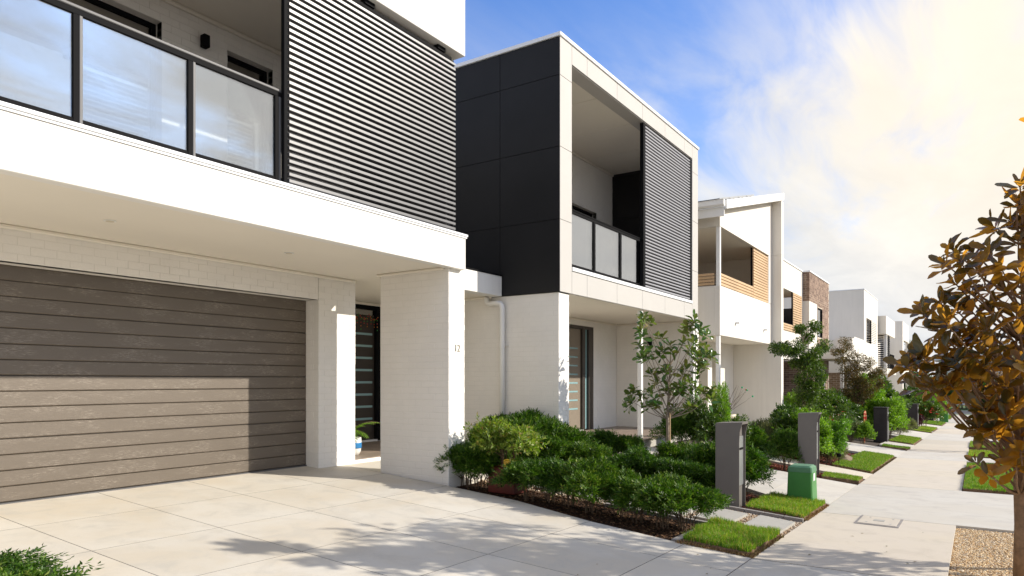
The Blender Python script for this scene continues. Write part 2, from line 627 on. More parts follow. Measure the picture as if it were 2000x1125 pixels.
LG = {
    'hedge': island_mat('hedge_leaf', [(0, (0.020, 0.056, 0.005)), (0.5, (0.048, 0.118, 0.008)), (0.85, (0.100, 0.190, 0.016)), (1, (0.20, 0.24, 0.06))], 0.45, 0.35, 0.24),
    'bright': island_mat('bright_green_leaf', [(0, (0.07, 0.15, 0.012)), (0.5, (0.13, 0.25, 0.022)), (1, (0.22, 0.34, 0.04))], 0.45, 0.4, 0.4),
    'lime': island_mat('lime_leaf', [(0, (0.09, 0.15, 0.02)), (0.5, (0.17, 0.24, 0.035)), (0.9, (0.27, 0.31, 0.06)), (1, (0.24, 0.13, 0.05))], 0.5, 0.4, 0.35),
    'dark': island_mat('dark_green_leaf', [(0, (0.026, 0.062, 0.006)), (0.6, (0.062, 0.125, 0.011)), (1, (0.13, 0.18, 0.035))], 0.38, 0.45, 0.25),
    'bronze': island_mat('bronze_leaf', [(0, (0.05, 0.06, 0.015)), (0.4, (0.10, 0.095, 0.022)), (0.8, (0.19, 0.12, 0.035)), (1, (0.30, 0.19, 0.07))], 0.5, 0.3, 0.3, (1.5, 1.2, 0.7, 1)),
    'sage': island_mat('sage_leaf', [(0, (0.10, 0.13, 0.06)), (0.5, (0.17, 0.19, 0.10)), (1, (0.27, 0.26, 0.15))], 0.6, 0.3, 0.2),
    'rose': island_mat('red_flower', [(0, (0.55, 0.02, 0.03)), (0.6, (0.70, 0.07, 0.05)), (1, (0.75, 0.30, 0.28))], 0.5, 0.3, 0.2, (1.2, .6, .6, 1)),
    'yellow': island_mat('yellow_flower', [(0, (0.75, 0.55, 0.03)), (1, (0.8, 0.65, 0.10))], 0.5, 0.3, 0.2, (1, 1, .5, 1)),
    'maroon': island_mat('maroon_leaf', [(0, (0.03, 0.008, 0.012)), (1, (0.09, 0.02, 0.03))], 0.45, 0.4, 0.15, (1.5, .6, .8, 1)),
}
M['grass'] = island_mat('grass_blade', [(0, (0.080, 0.180, 0.010)), (0.45, (0.150, 0.300, 0.018)), (0.80, (0.25, 0.40, 0.032)), (0.88, (0.42, 0.36, 0.13)), (1, (0.34, 0.24, 0.11))], 0.5, 0.35, 0.35, (1.4, 1.5, .6, 1))
M['pebble'] = island_mat('river_pebble', [(0, (0.13, 0.09, 0.06)), (0.25, (0.30, 0.20, 0.12)), (0.5, (0.42, 0.33, 0.22)), (0.75, (0.50, 0.45, 0.38)), (0.9, (0.30, 0.29, 0.28)), (1, (0.62, 0.58, 0.50))], 0.55, 0.4)
M['pebble_gold'] = island_mat('golden_pebble', [(0, (0.24, 0.14, 0.07)), (0.3, (0.55, 0.36, 0.17)), (0.5, (0.64, 0.48, 0.27)), (0.75, (0.68, 0.58, 0.42)), (0.9, (0.34, 0.28, 0.22)), (1, (0.78, 0.72, 0.60))], 0.55, 0.4)
M['mulch'] = island_mat('bark_mulch', [(0, (0.016, 0.009, 0.006)), (0.5, (0.036, 0.020, 0.012)), (0.9, (0.085, 0.042, 0.022)), (1, (0.24, 0.15, 0.08))], 0.9, 0.2)
M['mulch_red'] = island_mat('red_mulch', [(0, (0.10, 0.02, 0.012)), (0.5, (0.20, 0.045, 0.025)), (1, (0.33, 0.10, 0.06))], 0.85, 0.2)

# magnolia leaf: glossy green face, rusty felt underside
def magnolia(name, top_a, top_b, und_a, und_b, trans, vein):
    m, t, p = mat(name)
    g = t.new('ShaderNodeNewGeometry')
    oi = t.new('ShaderNodeObjectInfo')
    f = t.math('FRACT', t.math('ADD', oi.outputs['Random'], g.outputs['Random Per Island']))
    ct = t.mix(f, (*top_a, 1), (*top_b, 1))
    cu = t.mix(t.maprange(f, 0.38, 0.62, 0, 1), (*und_a, 1), (*und_b, 1))
    c = t.mix(g.outputs['Backfacing'], ct, cu)
    nz = t.noise(g.outputs['Position'], 60, 3, 0.6)
    c = t.mix(t.maprange(nz, 0.35, 0.75, 0, 0.25), c, tuple(x * 0.5 for x in und_a) + (1,))
    t.link(c, p.inputs['Base Color'])
    t.link(t.maprange(g.outputs['Backfacing'], 0, 1, 0.22, 0.8), p.inputs['Roughness'])
    p.inputs['Specular IOR Level'].default_value = 0.5
    tr = t.new('ShaderNodeBsdfTranslucent')
    t.link(t.mix(f, (*vein, 1), tuple(x * 0.7 for x in vein) + (1,)), tr.inputs[0])
    mx = t.new('ShaderNodeMixShader')
    t.link(t.maprange(f, 0.35, 0.65, trans * 0.35, trans * 1.5), mx.inputs[0])
    t.link(p.outputs[0], mx.inputs[1])
    t.link(tr.outputs[0], mx.inputs[2])
    t.link(mx.outputs[0], t.n['Material Output'].inputs[0])
    return m


M['mag'] = magnolia('magnolia_leaf', (0.012, 0.026, 0.008), (0.040, 0.060, 0.012), (0.026, 0.032, 0.009), (0.55, 0.235, 0.028), 0.36, (1.0, 0.48, 0.04))
M['mag_young'] = magnolia('young_magnolia_leaf', (0.022, 0.075, 0.012), (0.060, 0.145, 0.022), (0.10, 0.15, 0.03), (0.24, 0.17, 0.06), 0.22, (0.25, 0.42, 0.04))

# ------------------------------------------------------------------ the lie of the land
def smooth(a, b, x):
    x = min(1.0, max(0.0, (x - a) / (b - a)))
    return x * x * (3 - 2 * x)


def zf(y):
    if y <= 60:
        return -1.49 - 0.0255 * y
    if y <= 95:
        return -3.02 - 0.0135 * (y - 60)
    return -3.4925


def gz(x, y):
    if x >= -1.75:
        return zf(y)
    k = smooth(9.5, 12, y)
    xp = -8.12 + (8.12 - 5.5) * k
    z = -1.236 - 0.13 * k - 0.2 * smooth(16, 20, y)
    if y > 20:
        z -= 0.0255 * (min(y, 60) - 20)
    if y > 60:
        z = z + (zf(y) - z) * smooth(60, 75, y)
    if x <= xp:
        return z
    return zf(y) + (z - zf(y)) * (x + 1.75) / (xp + 1.75)


def patch(corners, nu, nv, dz=0.0, th=0.05, jitter=0.0):
    """curved slab following the ground: corners A,B,C,D anticlockwise; returns MB"""
    A, B, C, D = [Vector((c[0], c[1])) for c in corners]
    mb = MB()
    idx = {}
    V = []
    for i in range(nu + 1):
        for j in range(nv + 1):
            u, v = i / nu, j / nv
            p = A.lerp(B, u).lerp(D.lerp(C, u), v)
            e = i in (0, nu) or j in (0, nv)
            if jitter and e:
                p = p + Vector((random.uniform(-jitter, jitter), random.uniform(-jitter, jitter)))
            idx[(i, j)] = len(V)
            V.append((p.x, p.y, gz(p.x, p.y) + dz))
    F = []
    M_ = []
    for i in range(nu):
        for j in range(nv):
            F.append((idx[(i, j)], idx[(i + 1, j)], idx[(i + 1, j + 1)], idx[(i, j + 1)]))
            M_.append(0)
    ring = [(i, 0) for i in range(nu)] + [(nu, j) for j in range(nv)] + [(i, nv) for i in range(nu, 0, -1)] + [(0, j) for j in range(nv, 0, -1)]
    base = len(V)
    for r in ring:
        x, y, z = V[idx[r]]
        V.append((x, y, z - th))
    n = len(ring)
    for k in range(n):
        F.append((idx[ring[k]], base + k, base + (k + 1) % n, idx[ring[(k + 1) % n]]))
        M_.append(1)
    mb.V, mb.F, mb.M = V, F, M_
    return mb


# terrain: one sheet to the horizon, a little below everything laid on it
def axis_pts(segs):
    o = []
    for a, b, n in segs:
        o += list(np.linspace(a, b, n, endpoint=False))
    return o + [segs[-1][1]]


xs = axis_pts([(-700, -60, 6), (-60, -14, 8), (-14, -1.75, 26), (-1.75, 12, 12), (12, 60, 6), (60, 700, 6)])
ys = axis_pts([(-700, -40, 5), (-40, -4, 8), (-4, 30, 50), (30, 110, 40), (110, 900, 10)])
V = [(x, y, gz(x, y) - 0.075) for x in xs for y in ys]
ny = len(ys)
F = [(i * ny + j, (i + 1) * ny + j, (i + 1) * ny + j + 1, i * ny + j + 1) for i in range(len(xs) - 1) for j in range(ny - 1)]
me = np_mesh('ground', V, F, M['ground'], True)
tag(link_mesh(me, 'ground'), kind='structure')

# --- driveway of the near house: concrete panels with tooled joints
def edge_y(x):
    pts = [(-8.2, 7.24), (-5.5, 7.22), (-4.78, 7.18), (-3.54, 6.86), (-2.42, 6.70), (-1.75, 6.68), (4, 6.68)]
    for (a, ya), (b, yb) in zip(pts, pts[1:]):
        if a <= x <= b:
            return ya + (yb - ya) * (x - a) / (b - a)
    return 6.68


drive = thing('driveway', (-5, 4, gz(-5, 4)), None, None)
tag(drive, kind='structure')
G_ = 0.0032
dx = [-8.12, -7.0, -5.85, -4.70, -3.54, -2.41]
dy = [-2.75, -1.65, -0.55, 0.55, 1.65, 2.75, 3.87, 4.93, 6.03]
for i in range(len(dx)):
    x0 = dx[i] + G_
    x1 = (dx[i + 1] if i + 1 < len(dx) else -1.75) - G_
    for j in range(len(dy)):
        y0 = dy[j] + G_
        if j + 1 < len(dy):
            c = [(x0, y0), (x1, y0), (x1, dy[j + 1] - G_), (x0, dy[j + 1] - G_)]
        else:
            e = 0.0
            c = [(x0, y0), (x1, y0), (x1, edge_y(x1) - G_), (x0, edge_y(x0) - G_)]
        patch(c, 3, 3, 0, 0.05).build('concrete_panel', [M['drive'], M['joint']], drive)
patch([(-7.85, 7.25), (-7.12, 7.25), (-7.12, 10.2), (-7.85, 10.2)], 2, 6, -0.002, 0.05).build('concrete_panel', [M['drive']] * 2, drive)
patch([(-7.11, 7.62), (-5.9, 7.62), (-5.9, 9.1), (-7.11, 9.1)], 2, 4, -0.002, 0.05).build('concrete_panel', [M['drive']] * 2, drive)
# footpath and crossovers
fp = thing('footpath', (-1, 20, zf(20)), None, None)
tag(fp, kind='structure')
secs = [(-2.7, 6.66, 'drive'), (6.68, 9.97, 'path'), (9.98, 13.86, 'cross'), (13.87, 20.9, 'path'), (20.91, 24.0, 'cross'),
        (24.01, 31.8, 'path'), (31.81, 38.2, 'cross'), (38.21, 45.2, 'path'), (45.21, 50.0, 'cross'), (50.01, 58, 'path'), (58.01, 66, 'cross'), (66.01, 80.5, 'path')]
for a, b, k in secs:
    n = max(1, round((b - a) / (1.6 if k == 'path' else 2.6)))
    if k == 'path' and a < 20:
        n = 1 if a < 9 else 2
    for q in range(n):
        ya = a + (b - a) * q / n + 0.004
        yb = a + (b - a) * (q + 1) / n - 0.004
        xr = -0.205 if k == 'path' else (3.3 if True else 0)
        patch([(-1.745, ya), (xr, ya), (xr, yb), (-1.745, yb)], 4 if k != 'path' else 2, 3, 0, 0.06).build('concrete_panel', [M[k], M[k]], fp)


def slab_field(name, cells, m_, dz=0.0, th=0.06):
    t_ = thing(name, (cells[0][0][0], cells[0][0][1], gz(*cells[0][0])), None, None)
    tag(t_, kind='structure')
    for c in cells:
        patch(c, 4, 4, dz, th).build('concrete_panel', [m_, m_], t_)
    return t_


# second driveway, running to the porch of the grey box house
slab_field('side_driveway', [
    [(-2.62, 10.72), (-1.755, 10.70), (-1.755, 13.62), (-2.62, 13.55)],
    [(-4.05, 11.75), (-2.63, 10.75), (-2.63, 13.55), (-4.05, 13.62)],
    [(-5.62, 12.15), (-4.06, 11.76), (-4.06, 13.62), (-5.62, 13.62)],
    [(-8.0, 12.15), (-5.63, 12.15), (-5.63, 13.62), (-8.0, 13.62)]], M['cross'])
slab_field('garden_path', [
    [(-2.62, 14.78), (-1.755, 14.72), (-1.755, 15.86), (-2.62, 15.86)],
    [(-5.2, 14.9), (-2.63, 14.78), (-2.63, 15.86), (-5.2, 15.9)]], M['path'])
slab_field('shared_driveway', [
    [(-3.4, 20.92), (-1.755, 20.92), (-1.755, 24.0), (-3.4, 24.0)],
    [(-5.4, 20.5), (-3.41, 20.92), (-3.41, 24.0), (-5.4, 24.0)],
    [(-9.4, 18.3), (-5.41, 18.3), (-5.41, 23.7), (-9.4, 23.7)]], M['cross'])
slab_field('far_driveway', [
    [(-3.4, 31.82), (-1.755, 31.82), (-1.755, 38.2), (-3.4, 38.2)],
    [(-3.4, 45.2), (-1.755, 45.2), (-1.755, 50), (-3.4, 50)],
    [(-3.4, 58.2), (-1.755, 58.2), (-1.755, 66), (-3.4, 66)],
    [(-2.6, 25.2), (-1.755, 25.2), (-1.755, 27.3), (-2.6, 27.3)],
    [(-2.6, 39.4), (-1.755, 39.4), (-1.755, 40.3), (-2.6, 40.3)]], M['cross'])

# road on the right, and the cross street at the end, both with kerbs
mb = MB()
for ya, yb in zip(range(-10, 84, 6), range(-4, 90, 6)):
    mb.add([(3.55, ya, zf(ya) - 0.13), (10.5, ya, zf(ya) - 0.13), (10.5, yb, zf(yb) - 0.13), (3.55, yb, zf(yb) - 0.13)], [(0, 1, 2, 3)])
tag(mb.build('road', M['asphalt']), kind='structure')
mb = MB()
for ya, yb in zip(range(-10, 78, 6), range(-4, 84, 6)):
    V = [(x, y, zf(y) + z) for y in (ya, yb) for x, z in ((3.32, 0.0), (3.5, 0.0), (3.56, -0.15), (3.32, -0.15))]
    mb.add(V, [(0, 1, 5, 4), (1, 2, 6, 5)])
tag(mb.build('kerb', M['kerb']), kind='structure')
mb = MB().box(-120, 120, 83.6, 92, -3.60, -3.42)
tag(mb.build('cross_street', M['asphalt']), kind='structure')
mb = MB().box(-120, 120, 83.2, 83.58, -3.5, -3.335, 0.03).box(-120, 120, 92.02, 92.4, -3.5, -3.30, 0.03)
tag(mb.build('cross_street_kerb', M['kerb']), kind='structure')
mb = MB().box(-150, 150, 92.42, 112, -3.6, -3.27)
tag(mb.build('far_lawn', M['far_grass']), kind='structure')
mb = MB()
V = []
F = []
for i, y in enumerate(np.linspace(76, 83.15, 5)):
    V += [(-30, y, zf(y) - 0.005), (-1.8, y, zf(y) - 0.005)]
    if i:
        F.append((2 * i - 2, 2 * i - 1, 2 * i + 1, 2 * i))
mb.add(V, F)
V = []
F = []
for i, y in enumerate(np.linspace(80.6, 83.15, 3)):
    V += [(-1.78, y, zf(y) - 0.005), (3.3, y, zf(y) - 0.005)]
    if i:
        F.append((2 * i - 2, 2 * i - 1, 2 * i + 1, 2 * i))
mb.add(V, F)
tag(mb.build('corner_lawn', M['far_grass']), kind='structure')

# ------------------------------------------------------------------ ground cover generators
def rand_in(poly, n, r=rng):
    P = np.array(poly, dtype=float)
    lo, hi = P.min(0), P.max(0)
    out_ = []
    got = 0
    while got < n:
        q = lo + (hi - lo) * r.random((max(64, 2 * n), 2))
        ins = np.zeros(len(q), bool)
        for i in range(len(P)):
            a, b = P[i], P[(i + 1) % len(P)]
            with np.errstate(divide='ignore', invalid='ignore'):
                cond = ((a[1] > q[:, 1]) != (b[1] > q[:, 1])) & (q[:, 0] < (b[0] - a[0]) * (q[:, 1] - a[1]) / (b[1] - a[1] + 1e-12) + a[0])
            ins ^= cond
        q = q[ins]
        out_.append(q)
        got += len(q)
    return np.concatenate(out_)[:n]


def gz_arr(P):
    return np.array([gz(a, b) for a, b in P])


def blades(poly, dens, hgt, wid, top, name='grass', lab=None, lump=0.0, m_=None):
    A = 0.0
    for i in range(len(poly)):
        x0, y0 = poly[i]
        x1, y1 = poly[(i + 1) % len(poly)]
        A += x0 * y1 - x1 * y0
    n = int(abs(A) / 2 * dens)
    P = rand_in(poly, n)
    z = gz_arr(P) + top - 0.012
    th = rng.random(n) * 2 * np.pi
    lean = rng.random(n) ** 1.2 * 0.9
    la = rng.random(n) * 2 * np.pi
    h = hgt * (0.55 + 0.6 * rng.random(n))
    if lump:
        h *= 1 + lump * np.sin(P[:, 0] * 9 + 1.3) * np.sin(P[:, 1] * 11 + .4)
    w = wid * (0.7 + 0.6 * rng.random(n))
    s = np.stack([np.cos(th), np.sin(th), np.zeros(n)], 1) * (w / 2)[:, None]
    L = np.stack([np.cos(la), np.sin(la), np.zeros(n)], 1) * (lean * h)[:, None]
    B = np.column_stack([P, z])
    up = np.zeros((n, 3))
    up[:, 2] = h
    v0 = B - s
    v1 = B + s
    v2 = B + up * 0.55 + L * 0.3 + s * 0.75
    v3 = B + up * 0.55 + L * 0.3 - s * 0.75
    v4 = B + up * (1 - 0.3 * lean)[:, None] + L
    V = np.stack([v0, v1, v2, v3, v4], 1).reshape(-1, 3)
    k = np.arange(n) * 5
    F = np.concatenate([np.stack([k, k + 1, k + 2], 1), np.stack([k, k + 2, k + 3], 1), np.stack([k + 3, k + 2, k + 4], 1)])
    me = np_mesh(name, V, F, m_ or M['grass'])
    o = link_mesh(me, name)
    return tag(o, lab or 'short green lawn grass', 'grass', kind='stuff')


def turf(corners, dens, hgt, lab, wid=0.006, hth=0.034):
    cx = sum(c[0] for c in corners) / 4
    nu = max(3, int(abs(corners[1][0] - corners[0][0]) / 0.08))
    nv = max(3, int(abs(corners[2][1] - corners[1][1]) / 0.08))
    nu, nv = min(nu, 24), min(nv, 60)
    o = patch(corners, nu, nv, hth, hth + 0.07, 0.016).build('turf_soil', [M['thatch'], M['thatch']])
    tag(o, kind='structure')
    b = blades(corners, dens, hgt, wid, hth, 'lawn_grass', lab, 0.2)
    return b


turf([(-2.44, 6.74), (-1.80, 6.72), (-1.77, 7.90), (-2.50, 7.88)], 17000, 0.085, 'thick green grass on the square turf patch between the driveway and stepping pavers', 0.007)
turf([(-2.50, 9.24), (-1.78, 9.16), (-1.77, 10.64), (-2.50, 10.60)], 14000, 0.075, 'thick green grass around the foot of the green utility box', 0.007)
turf([(-2.34, 13.66), (-1.78, 13.98), (-1.78, 14.62), (-2.40, 14.40)], 11000, 0.05, 'narrow wedge of grass beside the second grey letterbox')
turf([(-2.52, 15.95), (-1.80, 15.92), (-1.80, 20.85), (-2.52, 20.85)], 6500, 0.06, 'bright rectangular lawn patch beyond the second grey letterbox', 0.009)
turf([(-2.42, 24.08), (-1.72, 24.5), (-1.72, 25.1), (-2.45, 24.9)], 5000, 0.06, 'thin strip of grass in front of the first black letterbox', 0.011)
turf([(-2.52, 27.4), (-1.80, 27.4), (-1.80, 31.75), (-2.52, 31.75)], 4500, 0.06, 'bright lawn patch beside the first black letterbox', 0.013)
turf([(-2.52, 38.4), (-1.80, 38.5), (-1.80, 39.3), (-2.52, 39.3)], 2500, 0.06, 'thin grass strip before the second black letterbox', 0.016)
turf([(-2.52, 40.4), (-1.80, 40.4), (-1.80, 45.1), (-2.52, 45.1)], 2500, 0.06, 'lawn patch beside the second black letterbox', 0.018)
turf([(-3.3, 50.2), (-1.80, 50.2), (-1.80, 57.8), (-3.3, 57.8)], 1500, 0.06, 'lawn patch in front of the farthest black letterbox', 0.02)
turf([(-3.6, 66.2), (-1.80, 66.2), (-1.80, 76), (-3.6, 76)], 1000, 0.07, 'farthest lawn patch on the house side of the footpath', 0.025)
turf([(-0.18, 13.98), (3.2, 13.98), (3.2, 19.78), (-0.18, 19.78)], 4500, 0.06, 'large lawn rectangle on the kerb side of the footpath', 0.010)
turf([(-0.18, 22.5), (3.2, 22.5), (3.2, 25.2), (-0.18, 25.2)], 2800, 0.06, 'second lawn rectangle on the kerb side of the footpath', 0.012)
turf([(-0.18, 27.0), (3.2, 27.0), (3.2, 31.0), (-0.18, 31.0)], 2200, 0.06, 'third lawn rectangle on the kerb side of the footpath', 0.014)
turf([(-0.18, 35.6), (3.2, 35.6), (3.2, 39.7), (-0.18, 39.7)], 1600, 0.06, 'fourth lawn rectangle on the kerb side of the footpath', 0.016)
turf([(-0.18, 50), (3.2, 50), (3.2, 57), (-0.18, 57)], 900, 0.07, 'fifth lawn rectangle on the kerb side of the footpath', 0.02)
turf([(-0.18, 58.5), (3.2, 58.5), (3.2, 66), (-0.18, 66)], 800, 0.07, 'sixth lawn rectangle on the kerb side of the footpath', 0.025)
turf([(-0.18, 70), (3.2, 70), (3.2, 80), (-0.18, 80)], 700, 0.07, 'farthest lawn rectangle on the kerb side of the footpath', 0.03)

M['straw'] = island_mat('dry_thatch', [(0, (0.10, 0.05, 0.025)), (0.5, (0.24, 0.14, 0.07)), (0.85, (0.40, 0.28, 0.15)), (1, (0.14, 0.20, 0.03))], 0.9, 0.1)
for (x0, y0, x1, y1), lab_ in (((-2.50, 6.70, -1.77, 7.90), 'dry brown runners fringing the grass patch by the driveway'), ((-2.50, 9.18, -1.76, 10.66), 'dry brown runners fringing the grass patch of the green box'), ((-2.50, 15.9, -1.78, 20.88), 'dry brown runners fringing the long lawn patch')):
    w = 0.035
    for q, poly in enumerate(([(x0, y0 - w), (x1 + w, y0 - w), (x1 + w, y0 + .01), (x0, y0 + .01)], [(x1 - .02, y0), (x1 + w, y0), (x1 + w, y1), (x1 - .02, y1)])):
        o = blades(poly, 14000 if y0 < 12 else 5000, 0.05, 0.007, 0.0, 'dry_runners', lab_, 0.2, M['straw'])
t_ = (1 + 5 ** .5) / 2
ICO = np.array([(-1, t_, 0), (1, t_, 0), (-1, -t_, 0), (1, -t_, 0), (0, -1, t_), (0, 1, t_), (0, -1, -t_), (0, 1, -t_), (t_, 0, -1), (t_, 0, 1), (-t_, 0, -1), (-t_, 0, 1)]) / 1.902
ICF = np.array([(0, 11, 5), (0, 5, 1), (0, 1, 7), (0, 7, 10), (0, 10, 11), (1, 5, 9), (5, 11, 4), (11, 10, 2), (10, 7, 6), (7, 1, 8), (3, 9, 4), (3, 4, 2), (3, 2, 6), (3, 6, 8), (3, 8, 9), (4, 9, 5), (2, 4, 11), (6, 2, 10), (8, 6, 7), (9, 8, 1)])
OCT = np.array([(1, 0, 0), (-1, 0, 0), (0, 1, 0), (0, -1, 0), (0, 0, 1), (0, 0, -1)], float)
OCF = np.array([(0, 2, 4), (2, 1, 4), (1, 3, 4), (3, 0, 4), (2, 0, 5), (1, 2, 5), (3, 1, 5), (0, 3, 5)])


def scatter_solid(P, z, size, tv, tf, flat, elong, sm):
    n = len(P)
    th = rng.random(n) * 2 * np.pi
    s = size * (0.6 + 0.8 * rng.random(n))
    sc = np.stack([s * elong, s, s * flat], 1)
    v = tv[None] * sc[:, None, :]
    v = v * (1 + 0.18 * rng.standard_normal(v.shape))
    tx = (rng.random(n) - .5) * 0.9
    c, s_ = np.cos(tx)[:, None], np.sin(tx)[:, None]
    y, z_ = v[..., 1] * c - v[..., 2] * s_, v[..., 1] * s_ + v[..., 2] * c
    c, s_ = np.cos(th)[:, None], np.sin(th)[:, None]
    x, y = v[..., 0] * c - y * s_, v[..., 0] * s_ + y * c
    W = np.stack([x + P[:, 0:1], y + P[:, 1:2], z_ + z[:, None]], 2).reshape(-1, 3)
    F = (tf[None] + (np.arange(n) * len(tv))[:, None, None]).reshape(-1, 3)
    return W, F


def cover(polys, n, size, m_, name, lab, cat, lift, tv=ICO, tf=ICF, flat=0.6, elong=1.2, sm=False):
    Ws = []
    Fs = []
    off = 0
    for poly, cnt in zip(polys, n):
        P = rand_in(poly, cnt)
        z = gz_arr(P) + lift + rng.random(cnt) * size * 0.9
        W, F = scatter_solid(P, z, size, tv, tf, flat, elong, sm)
        Ws.append(W)
        Fs.append(F + off)
        off += len(W)
    me = np_mesh(name, np.concatenate(Ws), np.concatenate(Fs), m_, sm)
    o = link_mesh(me, name)
    return tag(o, lab, cat, kind='stuff')


# gravel between the stepping pavers, gravel of the kerb-side bed, bark mulch in the beds
base = patch([(-5.9, 7.98), (-1.77, 7.98), (-1.77, 9.08), (-5.9, 9.08)], 12, 4, -0.035, 0.03).build('gravel_base', [M['thatch']] * 2)
tag(base, kind='structure')
cover([[(-2.9, 7.96), (-1.75, 7.94), (-1.75, 9.06), (-2.9, 9.1)], [(-5.9, 7.98), (-2.9, 7.98), (-2.9, 9.08), (-5.9, 9.08)]], [4200, 5200], 0.0125, M['pebble'], 'path_gravel',
      'brown and cream pebbles around the stepping pavers', 'gravel', -0.028, OCT, OCF, 0.7, 1.2)
base = patch([(-0.20, 2.6), (3.3, 2.6), (3.3, 9.95), (-0.20, 9.95)], 8, 12, -0.045, 0.03).build('gravel_base', [M['pebble_gold']] * 2)
tag(base, kind='structure')
cover([[(-0.20, 6.7), (0.75, 6.7), (0.75, 9.96), (-0.20, 9.96)], [(0.75, 6.7), (3.3, 6.7), (3.3, 9.96), (0.75, 9.96)], [(-0.20, 19.85), (3.2, 19.85), (3.2, 20.9), (-0.20, 20.9)], [(-0.2, 25.3), (3.2, 25.3), (3.2, 26.9), (-0.2, 26.9)], [(-0.2, 39.8), (3.2, 39.8), (3.2, 44.8), (-0.2, 44.8)]],
      [26000, 6000, 1500, 1500, 1500], 0.0095, M['pebble_gold'], 'verge_gravel', 'golden gravel in the kerb-side beds round the street trees', 'gravel', -0.036, OCT, OCF, 0.7, 1.3)

bed = patch([(-5.86, 7.25), (-2.42, 6.74), (-2.5, 7.86), (-5.86, 7.94)], 20, 6, -0.05, 0.03).build('garden_bed', [M['ground']] * 2)
tag(bed, kind='structure')
cover([[(-5.84, 7.26), (-4.78, 7.22), (-3.54, 6.90), (-2.44, 6.74), (-2.52, 7.88), (-5.84, 7.94)], [(-7.0, 9.12), (-2.54, 9.12), (-2.54, 10.6), (-4.0, 11.6), (-5.6, 12.1), (-7.0, 10.1)]], [9000, 9000], 0.013, M['mulch'], 'bark_mulch',
      'dark bark mulch in the hedge beds beside the driveway', 'mulch', -0.045, OCT, OCF, 0.4, 2.2)
cover([[(-5.7, 13.66), (-2.4, 13.66), (-2.4, 14.7), (-5.2, 14.84)], [(-5.0, 15.95), (-2.54, 15.9), (-2.54, 20.4), (-5.0, 20.4)], [(-2.55, 9.15), (-2.05, 9.2), (-2.45, 10.6), (-2.9, 10.6)]], [4500, 6500, 900], 0.017, M['mulch_red'], 'red_mulch',
      'rust red mulch in the garden beds of the middle houses', 'mulch', -0.05, OCT, OCF, 0.45, 2.0)

# stepping pavers and edging bricks
steps = thing('stepping_path', (-2.3, 8.5, gz(-2.3, 8.5)), None, None)
tag(steps, kind='structure')
for x0 in (-2.24, -2.80, -3.36, -3.92, -4.48, -5.04, -5.6):
    patch([(x0, 8.10), (x0 + 0.42, 8.08), (x0 + 0.42, 8.88), (x0, 8.94)], 2, 3, 0.012, 0.05).build('paver', [M['paver']] * 2, steps)
for k in range(9):
    x0 = -1.77 - k * 0.235
    for y0, y1 in ((9.085, 9.15), (7.90, 7.965)):
        patch([(x0 - 0.227, y0), (x0, y0), (x0, y1), (x0 - 0.227, y1)], 1, 1, 0.022 if y0 > 8 else 0.008, 0.06, 0.004).build('edging_brick', [M['edging']] * 2, steps)
for k in range(5):
    y0 = 6.74 + k * 0.235
    patch([(-2.56, y0), (-2.49, y0), (-2.49, y0 + 0.227), (-2.56, y0 + 0.227)], 1, 1, 0.012, 0.06, 0.004).build('edging_brick', [M['edging']] * 2, steps)

# service pit lid in the footpath
pit = thing('pit_cover', (-1.0, 9.7, zf(9.7)), 'rectangular concrete service pit lid in a grey frame set in the footpath', 'pit cover')
patch([(-1.24, 9.34), (-0.76, 9.30), (-0.76, 10.0), (-1.24, 10.06)], 2, 2, 0.006, 0.01).build('pit_frame', [M['edging']] * 2, pit)
patch([(-1.21, 9.39), (-0.79, 9.35), (-0.79, 9.95), (-1.21, 10.01)], 2, 2, 0.011, 0.006).build('lid', [M['path']] * 2, pit)
patch([(-1.06, 9.62), (-0.94, 9.61), (-0.94, 9.74), (-1.06, 9.75)], 1, 1, 0.014, 0.004).build('badge', [M['paver']] * 2, pit)
for a, b in ((-1.12, 9.50), (-0.86, 9.47), (-1.12, 9.90), (-0.86, 9.86)):
    MB().tube([(a, b, zf(b) + 0.008), (a, b, zf(b) + 0.014)], 0.012, 8).build('lifting_bolt', M['steel'], pit)

# ------------------------------------------------------------------ walls and brickwork
BR_CACHE = {}


def rects(a0, a1, z0, z1, holes):
    """cover the rectangle minus its holes with a few rectangles"""
    As = sorted({a0, a1, *[min(max(h[0], a0), a1) for h in holes], *[min(max(h[1], a0), a1) for h in holes]})
    out_ = []
    for p, q in zip(As, As[1:]):
        if q - p < 1e-4:
            continue
        mid = (p + q) / 2
        hs = sorted([(max(h[2], z0), min(h[3], z1)) for h in holes if h[0] < mid < h[1]])
        z = z0
        for b0, b1 in hs:
            if b0 > z + 1e-4:
                out_.append((p, q, z, b0))
            z = max(z, b1)
        if z < z1 - 1e-4:
            out_.append((p, q, z, z1))
    return out_


def wall(name, m_, parent, axis, plane, a0, a1, z0, z1, th=0.12, holes=(), sgn=None, label=None):
    """plain wall: axis 'x' faces +X with its face on plane; axis 'y' faces -Y"""
    mb = MB()
    for p, q, b, c in rects(a0, a1, z0, z1, list(holes)):
        if axis == 'x':
            mb.box(plane - th, plane, p, q, b, c)
        else:
            mb.box(p, q, plane, plane + th, b, c)
    return mb.build(name, m_, parent, label=label)


